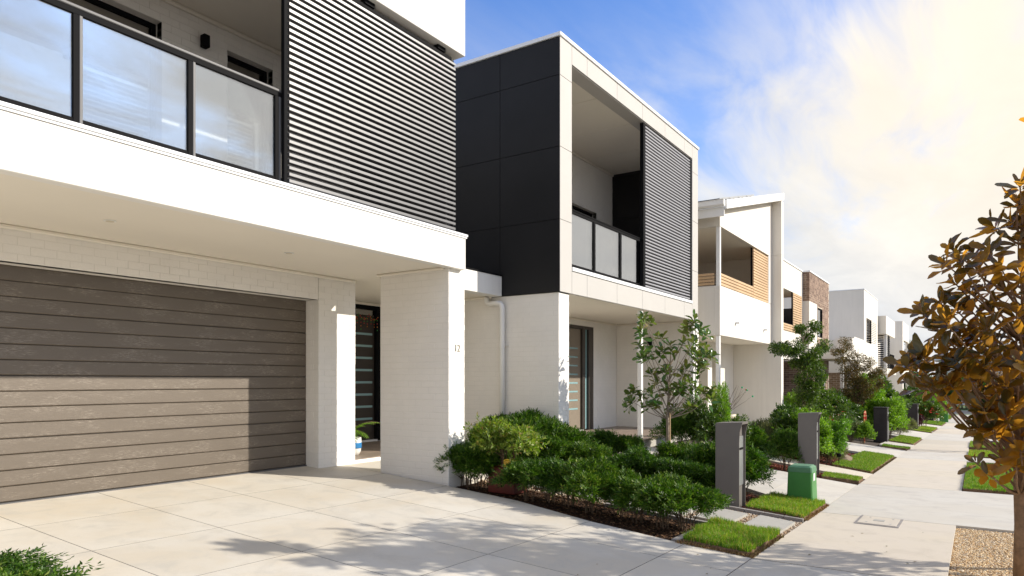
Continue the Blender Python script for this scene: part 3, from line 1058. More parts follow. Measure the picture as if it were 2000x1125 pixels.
class Brickwork:
    def __init__(s, house, mb_, mm_, limit=300):
        s.h, s.mb, s.mm, s.left = house, mb_, mm_, limit
        s.over = MB()

    def brick(s, parent, axis, plane, a, b, z, hh, dep, wx):
        L = round(b - a, 3)
        if L < 0.02:
            return
        jit = random.uniform(-0.0015, 0.0015)
        off = plane + jit if axis == 'x' else plane - jit
        if s.left > 0 and L > 0.04:
            key = (axis, L, hh, dep, s.mb.name)
            if key not in BR_CACHE:
                V, F = cbox_data(dep, L, hh, 0.004) if axis == 'x' else cbox_data(L, dep, hh, 0.004)
                me_ = bpy.data.meshes.new('brick')
                me_.from_pydata(V, [], F)
                me_.materials.append(s.mb)
                BR_CACHE[key] = me_
            c = (off - dep / 2, (a + b) / 2, z + hh / 2) if axis == 'x' else ((a + b) / 2, off + dep / 2, z + hh / 2)
            link_mesh(BR_CACHE[key], 'brick', parent, loc=c)
            s.left -= 1
        else:
            if axis == 'x':
                s.over.box(off - dep, off, a, b, z, z + hh)
            else:
                s.over.box(a, b, off, off + dep, z, z + hh)

    def wall(s, name, axis, plane, a0, a1, z0, z1, th=0.24, holes=(), tooth0=False, tooth1=False, par=0, rec=0.003, rev=False):
        rec = 0.0032 if axis == 'x' else 0.0022
        p = wall(name, s.mm, s.h, axis, plane - rec if axis == 'x' else plane + rec, a0 + rec, a1 - rec, z0, z1, th, holes)
        H, J, Lb = 0.0805, 0.0055, 0.2345
        n = int((z1 - z0) / (H + J) + 0.999)
        for r in range(n):
            z = z0 + r * (H + J)
            hh = round(min(H, z1 - z - 0.002), 3)
            if hh < 0.02:
                continue
            odd = (r + par) % 2
            lo = a0 + (0.11 if tooth0 and odd else 0)
            hi = a1 - (0.11 if tooth1 and odd else 0)
            segs = [(lo, hi)]
            for h in holes:
                if h[2] < z + hh and h[3] > z:
                    ns = []
                    for (u, v) in segs:
                        if h[1] <= u or h[0] >= v:
                            ns.append((u, v))
                        else:
                            if h[0] > u:
                                ns.append((u, h[0]))
                            if h[1] < v:
                                ns.append((h[1], v))
                    segs = ns
            for u, v in segs:
                rowb = []
                if rev:     # lay from the far end so that the toothed corner has whole bricks
                    x = v
                    if odd and not tooth1:
                        rowb.append((max(u, x - 0.11), x))
                        x -= 0.11 + J
                    while x > u + 0.02:
                        rowb.append((max(u, x - Lb), x))
                        x -= Lb + J
                else:
                    x = u
                    if odd and not tooth0:
                        rowb.append((x, min(v, x + 0.11)))
                        x += 0.11 + J
                    while x < v - 0.02:
                        rowb.append((x, min(v, x + Lb)))
                        x += Lb + J
                for a, b in rowb:
                    s.brick(p, axis, plane, round(a, 4), round(b, 4), z, hh, 0.10, 0)
        return p

    def done(s):
        if s.over.V:
            s.over.build('brickwork', s.mb, s.h, kind='stuff')


def slats(parent, m_, axis, plane, a0, a1, z0, z1, pitch, h, dep, b=0.003):
    n = int(round((z1 - z0) / pitch))
    V, F = cbox_data(dep, a1 - a0, h, b) if axis == 'x' else cbox_data(a1 - a0, dep, h, b)
    me_ = bpy.data.meshes.new('slat')
    me_.from_pydata(V, [], F)
    me_.materials.append(m_)
    for k in range(n):
        z = z0 + (k + 0.5) * pitch
        c = (plane, (a0 + a1) / 2, z) if axis == 'x' else ((a0 + a1) / 2, plane, z)
        link_mesh(me_, 'slat', parent, loc=c)


def window_x(house, plane, y0, y1, z0, z1, mulls=(), depth=0.10, lit=None, frame_m=None, curtain=None):
    """window or glazed door in a street-facing wall"""
    fm = frame_m or M['black']
    mb = MB()
    w = 0.05
    xf = plane - depth
    mb.box(xf - 0.06, xf, y0, y1, z1 - w, z1, 0.003).box(xf - 0.06, xf, y0, y1, z0, z0 + w, 0.003)
    mb.box(xf - 0.06, xf, y0, y0 + w, z0 + w, z1 - w, 0.003).box(xf - 0.06, xf, y1 - w, y1, z0 + w, z1 - w, 0.003)
    for mu in mulls:
        mb.box(xf - 0.06, xf - 0.004, mu - w / 2, mu + w / 2, z0 + w, z1 - w, 0.003)
    f = mb.build('window', fm, house)
    cuts = [y0 + w] + [c for mu in mulls for c in (mu - w / 2, mu + w / 2)] + [y1 - w]
    for a, b in zip(cuts[::2], cuts[1::2]):
        bx('pane', M['window'], f, xf - 0.035, xf - 0.028, a, b, z0 + w, z1 - w, 0)
    # dark room behind: five faces
    mb = MB()
    X0, X1 = plane - 1.6, xf - 0.07
    mb.box(X0, X0 + 0.02, y0 - .3, y1 + .3, z0, z1).box(X0, X1, y0 - .02, y0 - .001, z0, z1).box(X0, X1, y1 + .001, y1 + .02, z0, z1)
    mb.box(X0, X1, y0, y1, z1 + .001, z1 + .02).box(X0, X1, y0, y1, z0 - .02, z0 - .001)
    mb.build('room', M['dark_in'], f)
    if curtain:
        mb = MB()
        a, b = curtain
        n = 26
        V = []
        F = []
        for i in range(n + 1):
            y = a + (b - a) * i / n
            x = xf - 0.22 + 0.03 * math.sin(i * 1.9)
            V += [(x, y, z0 + .02), (x, y, z1 - .06)]
            if i:
                F.append((2 * i - 2, 2 * i, 2 * i + 1, 2 * i - 1))
        mb.add(V, F)
        mb.build('curtain', M['curtain'], f)
    return f


def balustrade(house, x, ys, z0, z1, rail_m, y_end):
    b = MB().box(x - 0.03, x + 0.03, ys[0], y_end, z1 - 0.028, z1, 0.006).build('handrail', rail_m, house)
    MB().box(x - 0.022, x + 0.022, ys[0], y_end, z1 - 0.075, z1 - 0.029, 0.003).build('channel', M['black'], b)
    MB().box(x - 0.02, x + 0.02, ys[0], y_end, z0 + 0.045, z0 + 0.075, 0.003).build('bottom_rail', M['black'], b)
    for y in ys:
        p = MB().box(x - 0.025, x + 0.03, y + 0.010, y + 0.036, z0, z1 - 0.076, 0.004).build('post', rail_m, house)
        MB().box(x - 0.02, x + 0.026, y - 0.034, y + 0.009, z0, z1 - 0.076, 0.002).build('gasket', M['black'], p)
    for a, c in zip(ys, list(ys[1:]) + [y_end]):
        if c - a > 0.15:
            bx('glass_panel', M['glass'], house, x - 0.005, x + 0.005, a + 0.038, c - 0.036, z0 + 0.076, z1 - 0.077, 0)


# ================================================================== near townhouse
h1 = thing('townhouse', (-7, 4, -1.24), 'nearest white painted brick townhouse with wide brown garage door and glass balcony', 'house')
bw = Brickwork(h1, M['brick'], M['mortar'])
# pillar by the entry
pz = -1.46
pil = bw.wall('pillar', 'y', 7.25, -7.10, -5.85, pz, 1.505, th=0.344, tooth1=True, rev=True)
bw.wall('pillar_street_face', 'x', -5.85, 7.25, 7.60, pz, 1.505, th=0.30, tooth0=True, par=1)
# garage wall: the strip beside the door, the jamb, the lintel band
bw.wall('garage_wall', 'x', -7.85, 6.77, 7.48, -1.30, 1.51, th=0.24, tooth0=True, par=1)
bw.wall('door_jamb', 'y', 6.77, -8.12, -7.85, -1.30, 1.16, th=0.2, tooth1=True)
bw.wall('lintel_band', 'x', -7.85, -3.0, 6.76, 1.165, 1.51, th=0.24)
wall('garage_wall', M['mortar'], h1, 'x', -7.854, -3.0, 1.95, -1.35, 1.16, 0.3)
# upper back wall and walls of the entry
bw.left = 0
bw.wall('balcony_wall', 'x', -7.85, -3.0, 7.37, 1.93, 4.46, th=0.24, holes=[(1.25, 4.46, 1.99, 4.16), (5.31, 5.99, 1.99, 4.17)])
bw.wall('entry_wall', 'x', -9.9, 7.5, 10.2, -1.2, 1.51, th=0.2, holes=[(8.9, 10.1, -1.18, 1.49)])
wall('entry_side_wall', M['brick'], h1, 'y', 7.36, -9.9, -8.10, -1.25, 1.51, 0.11)
bw.done()
# garage door of fifteen ribbed boards
gd = thing('x', (0, 0, 0), None, None)
bpy.data.objects.remove(gd)
gdoor = bx('garage_door', M['joint'], h1, -8.16, -8.135, 1.95, 6.77, -1.235, 1.165, 0)
nb = 15
ph = 2.395 / nb
for k in range(nb):
    z0 = -1.225 + k * ph
    gap = 0.007 if k % 4 == 0 else 0.0035
    mb = MB()
    prof = [(-8.150, z0 + gap), (-8.124, z0 + gap), (-8.116, z0 + gap + 0.010), (-8.116, z0 + ph * 0.975), (-8.119, z0 + ph - 0.0015), (-8.150, z0 + ph)]
    mb.prism(prof, 1, 1.955, 6.765)
    mb.build('door_board', M['garage'], gdoor)
bx('bottom_seal', M['rail'], gdoor, -8.14, -8.10, 1.95, 6.77, -1.243, -1.226, 0.003)
# slab over the drive with its fascia, capping and soffit
fas = bx('fascia', M['render'], h1, -5.90, -5.77, -3.2, 7.52, 1.505, 1.93, 0.006)
bx('capping', M['cap'], fas, -6.02, -5.745, -3.2, 7.545, 1.952, 1.985, 0.005)
bx('capping_flashing', M['cap'], fas, -5.99, -5.757, -3.2, 7.535, 1.931, 1.951, 0.002)
bx('soffit', M['soffit'], h1, -7.849, -5.901, -3.2, 7.50, 1.522, 1.56, 0)
bx('balcony_floor', M['tile'], h1, -7.849, -5.901, -3.2, 7.50, 1.80, 1.93, 0)
bx('end_fascia', M['render'], h1, -7.30, -5.901, 7.40, 7.52, 1.561, 1.93, 0)
bx('cornice', M['soffit'], h1, -7.848, -7.80, -3.2, 7.46, 1.478, 1.521, 0.012)
bx('cornice', M['soffit'], h1, -7.14, -5.91, 7.20, 7.249, 1.484, 1.521, 0.012)
for x, y in ((-6.84, 3.38), (-6.79, 5.41)):
    dl = MB().tube([(x, y, 1.514), (x, y, 1.521)], 0.055, 20).build('downlight', M['trim'], h1)
    MB().tube([(x, y, 1.511), (x, y, 1.5135)], 0.038, 16).build('lens', M['pot_cream'], dl)
# roof box above the balcony
bx('parapet', M['render'], h1, -5.95, -5.77, -3.2, 7.51, 4.40, 5.55, 0.006)
bx('parapet_side', M['render'], h1, -9.5, -5.951, 7.33, 7.51, 4.40, 5.55, 0)
bx('balcony_ceiling', M['soffit'], h1, -7.849, -5.951, -3.2, 7.328, 4.445, 4.50, 0)
bx('cornice', M['soffit'], h1, -7.848, -7.80, -3.2, 7.32, 4.395, 4.444, 0.012)
for y in (5.72, 7.02):
    bx('screen_bracket', M['black'], h1, -5.93, -5.84, y, y + 0.16, 4.345, 4.399, 0.003)
bx('screen_track', M['black'], h1, -5.90, -5.86, 4.4, 7.33, 4.30, 4.345, 0.003)
bx('roof', M['far_grass'] if False else M['cap'], h1, -16, -5.96, -3.2, 7.32, 5.2, 5.25, 0)
bx('party_wall', M['cladding'], h1, -12, -6.0, 7.371, 7.49, 1.94, 4.395, 0)
bx('rear_volume', M['render'], h1, -16, -10.2, -3.2, 10.1, -1.35, 5.19, 0)
bx('rear_volume', M['render'], h1, -10.19, -8.5, -3.2, 7.3, -1.35, 1.90, 0)
dp = MB().tube([(-5.99, 7.44, 1.99), (-5.99, 7.44, 4.39)], 0.03, 10).build('black_downpipe', M['black'], h1, smooth=True)
window_x(h1, -7.85, 1.25, 4.46, 1.99, 4.16, (2.85,), 0.12, curtain=(1.3, 2.0))
window_x(h1, -7.85, 5.31, 5.99, 1.99, 4.17, (), 0.12)
balustrade(h1, -5.90, [-0.25, 0.72, 1.69, 2.66, 3.615, 4.545], 1.99, 2.955, M['rail'], 4.59)
wl = bx('wall_light', M['black'], h1, -7.84, -7.75, 4.93, 5.01, 4.05, 4.20, 0.006)
# sliding slat screen
scr = thing('slat_screen', (-5.84, 5.9, 1.99), None, None)
scr.parent = h1
scr.matrix_parent_inverse = Matrix.Translation(-WL[h1])
del_ = None
bx('stile', M['black'], scr, -5.875, -5.825, 4.58, 4.63, 1.992, 4.30, 0.004)
bx('stile', M['black'], scr, -5.885, -5.845, 7.33, 7.36, 1.992, 4.30, 0.004)
bx('stile', M['black'], scr, -5.885, -5.855, 5.95, 5.99, 1.992, 4.30, 0.004)
slats(scr, M['slat'], 'x', -5.840, 4.632, 7.35, 2.005, 4.29, 0.0667, 0.034, 0.060)
# link beam and its porch ceiling
bx('link_beam', M['render'], h1, -7.25, -7.03, 7.61, 10.215, 1.505, 1.86, 0.005)
bx('beam_flashing', M['black'], h1, -7.27, -7.015, 7.61, 10.21, 1.861, 1.885, 0.002)
bx('porch_ceiling', M['soffit'], h1, -9.9, -7.251, 7.50, 10.215, 1.522, 1.56, 0)
bx('porch_roof', M['cap'], h1, -9.9, -7.271, 7.50, 10.215, 1.80, 1.85, 0)
bx('cornice', M['soffit'], h1, -9.85, -7.26, 10.19, 10.24, 1.478, 1.521, 0.01)
bx('cornice', M['soffit'], h1, -9.898, -9.85, 7.5, 10.19, 1.478, 1.521, 0.01)
# tiled porch and front door
pf = bx('porch_floor', M['trim'], h1, -9.9, -7.86, 7.485, 10.22, -1.33, -1.205, 0.004)
for i in range(4):
    for j in range(5):
        a = -9.88 + i * 0.505
        c = 7.49 + j * 0.545
        bx('tile', M['tile'], pf, a, a + 0.50, c, c + 0.54, -1.204, -1.19, 0.002)
fd = bx('front_door', M['door_dark'], h1, -9.99, -9.95, 8.98, 9.99, -1.15, 1.28, 0.004)
mb = MB()
mb.box(-9.97, -9.89, 8.90, 8.975, -1.18, 1.49, 0.003).box(-9.97, -9.89, 9.995, 10.10, -1.18, 1.49, 0.003).box(-9.97, -9.89, 8.976, 9.994, 1.40, 1.49, 0.003)
mb.build('door_frame', M['black'], h1)
bx('door_sill', M['trim'], h1, -9.98, -9.86, 8.976, 9.994, -1.188, -1.155, 0.003)
bx('transom', M['window'], h1, -9.96, -9.95, 8.976, 9.994, 1.29, 1.399, 0)
bx('room', M['dark_in'], h1, -10.19, -10.1, 8.9, 10.1, -1.2, 1.5, 0)
for z in (0.92, 0.685, 0.45, 0.212, -0.027, -0.265, -0.503, -0.742):
    bx('slot_window', M['slot'], fd, -9.952, -9.944, 9.10, 9.93, z - 0.022, z + 0.022, 0.002)
MB().tube([(-9.90, 9.05, -0.3), (-9.90, 9.05, 0.3)], 0.014, 8).build('door_pull', M['steel'], fd, smooth=True)


def text_part(body, size, parent, m_, loc, rot, name):
    cu = bpy.data.curves.new(name, 'FONT')
    cu.body = body
    cu.size = size
    cu.extrude = 0.004
    cu.align_x = 'CENTER'
    cu.resolution_u = 3
    tmp = bpy.data.objects.new(name, cu)
    me_ = bpy.data.meshes.new_from_object(tmp)
    bpy.data.objects.remove(tmp)
    me_.materials.clear()
    me_.materials.append(m_)
    o = link_mesh(me_, name, parent, loc=loc)
    o.rotation_euler = rot
    return o


text_part('1', 0.135, h1, M['number'], (-5.845, 7.40, 0.40), (R(90), 0, R(90)), 'number_digit')
text_part('2', 0.135, h1, M['number'], (-5.845, 7.465, 0.40), (R(90), 0, R(90)), 'number_digit')

# fairy lights over the door, and the potted palm
fl = thing('string_lights', (-9.86, 9.5, 1.15), 'string of coloured fairy lights hung in swags over the dark front door', 'string lights')
mb = MB()
dots = [MB(), MB(), MB()]
for s_ in range(4):
    y0 = 8.95 + s_ * 0.27
    pts = []
    for k in range(9):
        u = k / 8
        pts.append((-9.87, y0 + 0.27 * u, 1.30 - 0.10 * (1 - (2 * u - 1) ** 2)))
    mb.tube(pts, 0.003, 4)
    for k, p in enumerate(pts[:-1]):
        dots[(k + s_) % 3].box(p[0] + .004, p[0] + 0.018, p[1] - 0.008, p[1] + 0.008, p[2] - 0.012, p[2] + 0.008, 0.004)
    for q in range(3):
        yy = y0 + 0.05 + q * 0.085
        ln = 0.14 + 0.06 * ((q + s_) % 3)
        zt = 1.26
        mb.tube([(-9.87, yy, zt), (-9.87, yy, zt - ln)], 0.0025, 4)
        for r_ in range(4):
            z = zt - ln * (r_ + 1) / 4
            dots[(r_ + q + s_) % 3].box(-9.866, -9.852, yy - 0.008, yy + 0.008, z - 0.012, z + 0.008, 0.004)
mb.build('wire', M['cable'], fl)
for d, m_ in zip(dots, (M['red'], simple('orange_bulb', (0.6, 0.2, 0.02), 0.4), simple('green_bulb', (0.03, 0.3, 0.05), 0.4))):
    d.build('bulbs', m_, fl, kind='stuff')

pp = thing('potted_palm', (-8.28, 7.84, -1.19), 'small feathery palm in a white pot with a blue band beside the front entry', 'potted plant')


def lathe(mb, cx, cy, prof, n=20, m=0):
    V = []
    F = []
    for r_, z in prof:
        for k in range(n):
            a = 2 * math.pi * k / n
            V.append((cx + r_ * math.cos(a), cy + r_ * math.sin(a), z))
    for i in range(len(prof) - 1):
        for k in range(n):
            F.append((i * n + k, i * n + (k + 1) % n, (i + 1) * n + (k + 1) % n, (i + 1) * n + k))
    F.append(tuple(reversed(range(n))))
    F.append(tuple((len(prof) - 1) * n + k for k in range(n)))
    return mb.add(V, F, m)


pot = lathe(MB(), -8.28, 7.84, [(0.085, -1.19), (0.125, -1.12), (0.135, -0.98), (0.13, -0.90), (0.115, -0.90), (0.11, -0.93)]).build('pot', M['pot_white'], pp, smooth=True)
lathe(MB(), -8.28, 7.84, [(0.1345, -1.07), (0.138, -1.06), (0.139, -0.99), (0.1365, -0.98)]).build('blue_band', M['pot_blue'], pot, smooth=True)
mb = MB()
V = []
F = []
for k in range(9):
    a = k * 0.75 + 0.3
    L = 0.42 + 0.1 * math.sin(k * 2.1)
    tilt = 0.9 - 0.09 * k
    pts = []
    for q in range(7):
        u = q / 6
        rr = L * u * math.cos(tilt * (1 - u * 0.6))
        zz_ = L * (math.sin(tilt) * u - 0.55 * u * u) + 0.05
        pts.append(Vector((-8.28 + math.cos(a) * rr, 7.84 + math.sin(a) * rr, -0.95 + zz_ + 0.12)))
    mb.tube(pts, 0.004, 4)
    for q in range(1, 7):
        for sg in (-1, 1):
            for e in (0.0, 0.5):
                p = pts[q - 1].lerp(pts[q], e)
                d = (pts[q] - pts[q - 1]).normalized()
                sdv = d.cross(Vector((0, 0, 1))).normalized() * sg
                ll = 0.13 * math.sin(math.pi * (0.15 + 0.8 * (q - 1 + e) / 6))
                tip = p + (sdv + d * 0.7 - Vector((0, 0, 0.25))).normalized() * ll
                w = d * 0.012
                b0 = len(V)
                V += [p - w, p + w, p.lerp(tip, .5) + w, tip]
                F += [(b0, b0 + 1, b0 + 2), (b0, b0 + 2, b0 + 3)]
mb.build('frond_stalks', M['stem'], pp)
MB().add(V, F).build('fronds', LG['bright'], pp)

# ================================================================== grey box townhouse
h2 = thing('townhouse', (-7, 13.5, -1.3), 'second townhouse, a charcoal clad cube framed in pale grey panels with a slatted balcony', 'house')
bw = Brickwork(h2, M['brick'], M['mortar'])
bw.wall('side_wall', 'y', 10.26, -8.35, -5.89, -1.55, 1.505, th=0.10, tooth1=True, rev=True)
bw.left = 60 if bw.left < 60 else bw.left
bw.wall('pier_street_face', 'x', -5.89, 10.26, 10.62, -1.55, 1.505, th=0.30, tooth0=True, par=1)
bw.left = 0
bw.wall('side_wall', 'y', 10.26, -9.9, -8.36, -1.55, 1.505, th=0.10)
bw.wall('porch_back_wall', 'x', -8.10, 10.4, 17.23, -1.45, 1.51, th=0.2, holes=[(14.2, 15.88, -1.5, 1.36)])
bw.wall('porch_far_wall', 'y', 17.24, -8.10, -5.9, -1.45, 1.51, th=0.2)
bw.wall('balcony_back_wall', 'x', -8.10, 10.7, 16.98, 1.93, 5.5, th=0.2, holes=[(13.9, 16.05, 1.93, 4.30)])
bw.done()
bx('pier_core', M['mortar'], h2, -6.2, -5.90, 10.37, 10.61, -1.5, 1.50, 0)
# charcoal panels of the side
cl = bx('cladding_frame', M['cladding_edge'], h2, -12.0, -5.865, 10.245, 10.60, 1.513, 5.825, 0)
zs_ = [1.513, 2.74, 3.97, 5.18, 5.828]
xs_ = [-12.0, -10.77, -9.54, -8.31, -7.08, -5.853]
for a, b in zip(xs_, xs_[1:]):
    for c, d in zip(zs_, zs_[1:]):
        bx('cladding_panel', M['cladding'], cl, a + 0.004, b - 0.004, 10.230, 10.243, c + 0.004, d - 0.004, 0.002)
# pale frame to the street
fr = MB()
fr.box(-6.15, -5.868, 10.246, 10.64, 1.52, 5.825).box(-6.15, -5.868, 16.83, 17.235, 1.52, 5.825)
fr.box(-6.15, -5.868, 10.641, 16.829, 5.505, 5.825).box(-6.15, -5.868, 10.641, 16.829, 1.52, 1.905)
frame = fr.build('street_frame', M['joint'], h2)


def fpanel(y0, y1, z0, z1):
    bx('panel', M['fcs'], frame, -5.866, -5.850, y0 + 0.0035, y1 - 0.0035, z0 + 0.0035, z1 - 0.0035, 0.002)


for c, d in zip(zs_, zs_[1:]):
    fpanel(10.232, 10.65, c, d)
    fpanel(16.815, 17.24, c, d)
ysj = [10.65, 11.22, 12.48, 13.73, 15.0, 16.25, 16.815]
for a, b in zip(ysj, ysj[1:]):
    fpanel(a, b, 5.50, 5.828)
    fpanel(a, b, 1.513, 1.905)
bx('frame_reveal', M['fcs'], frame, -6.15, -5.869, 16.80, 16.829, 1.985, 5.50, 0.002)
bx('frame_soffit', M['fcs'], frame, -6.15, -5.869, 10.641, 16.80, 5.49, 5.504, 0.002)
bx('frame_reveal', M['fcs'], frame, -6.15, -5.869, 10.641, 10.66, 1.985, 5.489, 0.002)
bx('far_side_cladding', M['fcs'], h2, -12, -5.869, 17.236, 17.25, 1.52, 5.82, 0.002)
bx('sill_capping', M['cap'], h2, -6.05, -5.835, 10.655, 16.81, 1.912, 1.982, 0.006)
bx('roof_capping', M['cap'], h2, -6.16, -5.825, 10.205, 17.27, 5.832, 5.90, 0.006)
bx('roof_capping', M['cap'], h2, -12.0, -6.161, 10.205, 10.55, 5.832, 5.90, 0.006)
bx('roof', M['cap'], h2, -14, -6.2, 10.551, 17.2, 5.70, 5.74, 0)
bx('rear_volume', M['render'], h2, -16, -8.45, 10.62, 17.2, -1.4, 5.69, 0)
bx('rear_volume', M['render'], h2, -16, -12.0, 10.24, 10.6, -1.4, 5.80, 0)
bx('balcony_ceiling', M['soffit'], h2, -8.099, -6.151, 10.66, 16.98, 5.505, 5.54, 0)
for y in (12.2, 13.8, 15.4):
    bx('ceiling_batten', M['soffit'], h2, -8.09, -6.16, y, y + 0.05, 5.498, 5.504, 0.001)
bx('cornice', M['soffit'], h2, -8.098, -8.05, 10.7, 16.97, 5.45, 5.504, 0.012)
bx('balcony_floor', M['tile'], h2, -8.099, -6.151, 10.66, 16.98, 1.80, 1.925, 0)
ip = bx('inner_side_wall', M['cladding_edge'], h2, -8.098, -6.151, 16.985, 17.22, 1.926, 5.50, 0)
for a, b in ((-8.09, -7.1), (-7.1, -6.155)):
    for c, d in ((1.93, 3.1), (3.1, 4.3), (4.3, 5.44)):
        bx('cladding_panel', M['cladding'], ip, a + .004, b - .004, 16.97, 16.984, c + .004, d - .004, 0.002)
window_x(h2, -8.10, 13.9, 16.05, 1.935, 4.30, (15.0,), 0.12)
balustrade(h2, -5.95, [10.68, 11.66, 12.81, 13.90], 1.985, 3.03, M['black'], 13.95)
scr = thing('slat_screen', (-5.9, 15.3, 1.99), None, None)
scr.parent = h2
scr.matrix_parent_inverse = Matrix.Translation(-WL[h2])
bx('stile', M['black'], scr, -5.94, -5.86, 13.80, 13.90, 1.986, 5.47, 0.004)
bx('stile', M['black'], scr, -5.98, -5.86, 16.66, 16.799, 1.986, 5.48, 0.004)
bx('head_rail', M['black'], scr, -5.93, -5.88, 13.90, 16.66, 5.44, 5.48, 0.004)
slats(scr, M['slat_sky_sheen'], 'x', -5.885, 13.90, 16.66, 1.99, 5.43, 0.0705, 0.034, 0.060)
# porch
bx('porch_soffit', M['soffit'], h2, -8.099, -6.151, 10.62, 17.22, 1.522, 1.56, 0)
bx('frame_underside', M['soffit'], h2, -6.15, -5.87, 10.65, 17.22, 1.506, 1.519, 0)
bx('cornice', M['soffit'], h2, -8.098, -8.05, 10.6, 17.2, 1.478, 1.521, 0.01)
bx('cornice', M['soffit'], h2, -8.05, -6.16, 17.19, 17.239, 1.478, 1.521, 0.01)
sl = bx('porch_slab', M['kerb'], h2, -8.10, -5.80, 13.72, 17.24, -1.42, -1.252, 0.006)
for i in range(5):
    for j in range(6):
        a = -8.09 + i * 0.464
        c = 13.68 + j * 0.5935
        bx('tile', M['tile'], sl, a, a + 0.46, c, c + 0.589, -1.251, -1.222, 0.003)
for y in (13.85, 17.12):
    bx('post', M['trim'], h2, -6.0, -5.91, y - 0.045, y + 0.045, -1.221, 1.504, 0.004)
d2 = bx('front_door', M['door'], h2, -8.19, -8.15, 14.28, 15.28, -1.20, 1.28, 0.004)
mb = MB()
mb.box(-8.18, -8.10, 14.20, 14.275, -1.22, 1.36, 0.003).box(-8.18, -8.10, 15.285, 15.44, -1.22, 1.36, 0.003)
mb.box(-8.18, -8.10, 15.62, 15.88, -1.22, 1.36, 0.003).box(-8.18, -8.10, 14.276, 15.284, 1.285, 1.36, 0.003).box(-8.18, -8.10, 15.441, 15.619, 1.285, 1.36, 0.003)
mb.build('door_frame', M['door_dark'], h2)
bx('sidelight', M['slot'], h2, -8.17, -8.155, 15.441, 15.619, -1.2, 1.284, 0)
bx('door_sill', M['trim'], h2, -8.17, -8.07, 14.276, 15.284, -1.221, -1.203, 0.003)
for k in range(8):
    z = 0.795 - k * 0.211
    bx('slot_window', M['slot'], d2, -8.152, -8.144, 14.4, 15.12, z - 0.02, z + 0.02, 0.002)
bx('wall_light', M['black'], h2, -7.18, -7.08, 17.15, 17.239, 0.93, 1.15, 0.006)
# white downpipe in the corner
dpm = M['trim']
dpp = MB().tube([(-7.33, 10.17, 1.50), (-7.33, 10.17, 1.44), (-7.31, 10.17, 1.40), (-7.27, 10.17, 1.385), (-7.10, 10.17, 1.385), (-7.035, 10.17, 1.37), (-7.005, 10.17, 1.34), (-6.995, 10.17, 1.28), (-6.995, 10.17, -1.5)], 0.048, 14).build('downpipe', dpm, h2, smooth=True)
for z in (0.62, -0.95):
    MB().tube([(-6.995, 10.17, z), (-6.995, 10.17, z + 0.03)], 0.054, 14).box(-6.97, -6.90, 10.20, 10.25, z + 0.008, z + 0.022).build('pipe_clip', dpm, dpp)

# ================================================================== white house with skillion roof
h3 = thing('townhouse', (-7, 21, -1.5), 'third townhouse, white rendered with a sloping skillion roof, solar panels and timber slat balcony', 'house')
RW = M['render_far']
bx('balcony_box', RW, h3, -5.75, -5.60, 18.23, 23.80, 1.20, 2.51, 0.006)
bx('balcony_box_side', RW, h3, -9.0, -5.751, 18.23, 18.38, 1.20, 2.51, 0.004)
bx('soffit', M['soffit'], h3, -9.0, -5.751, 18.381, 23.79, 1.21, 1.25, 0)
bx('balcony_floor', M['tile'], h3, -9.0, -5.751, 18.381, 23.79, 1.9, 1.95, 0)
for y, zc in ((19.68, 1.62), (22.79, 1.62)):
    MB().box(-5.60, -5.49, y - 0.035, y + 0.035, zc - 0.03, zc + 0.03, 0.004).build('overflow_spout', M['cap'], h3)
# upper wall that follows the roof
def zr(y):
    return 4.50 + (y - 18.23) * 0.2505


MB().prism([(18.23, 4.07), (23.45, 4.07), (23.45, 2.52), (23.80, 2.52), (23.80, zr(23.80)), (18.23, zr(18.23))], 0, -5.75, -5.60).build('gable_wall', RW, h3)
bx('beam_side', RW, h3, -9.0, -5.751, 18.23, 18.38, 4.07, 4.52, 0)
bx('corner_post', M['trim'], h3, -5.71, -5.61, 18.26, 18.36, 2.511, 4.069, 0.004)
bx('balcony_ceiling', M['soffit'], h3, -9.0, -5.751, 18.381, 23.79, 4.08, 4.12, 0)
wall('balcony_back_wall', RW, h3, 'x', -8.9, 18.3, 23.79, -1.6, 4.07, 0.12, [(18.5, 19.3, 1.96, 4.0)])
window_x(h3, -8.9, 18.5, 19.3, 1.96, 4.0, (), 0.05)
bx('far_party_wall', RW, h3, -12, -5.30, 23.801, 24.10, -1.75, 4.12, 0.006)
MB().prism([(-12, 4.124), (-5.30, 4.124), (-5.30, zr(23.9) - 0.03), (-12, zr(23.9) - 0.03)], 1, 23.801, 24.10).build('party_wall_top', RW, h3)
# roof sheet, barge board, gutter
def roofslab(dz, th, y0, y1, x0, x1, name, m_):
    V = [(x, y, zr(y) + dz + t) for t in (0, th) for x in (x0, x1) for y in (y0, y1)]
    F = [(0, 1, 3, 2), (4, 6, 7, 5), (0, 4, 5, 1), (2, 3, 7, 6), (0, 2, 6, 4), (1, 5, 7, 3)]
    return MB().add(V, F).build(name, m_, h3)


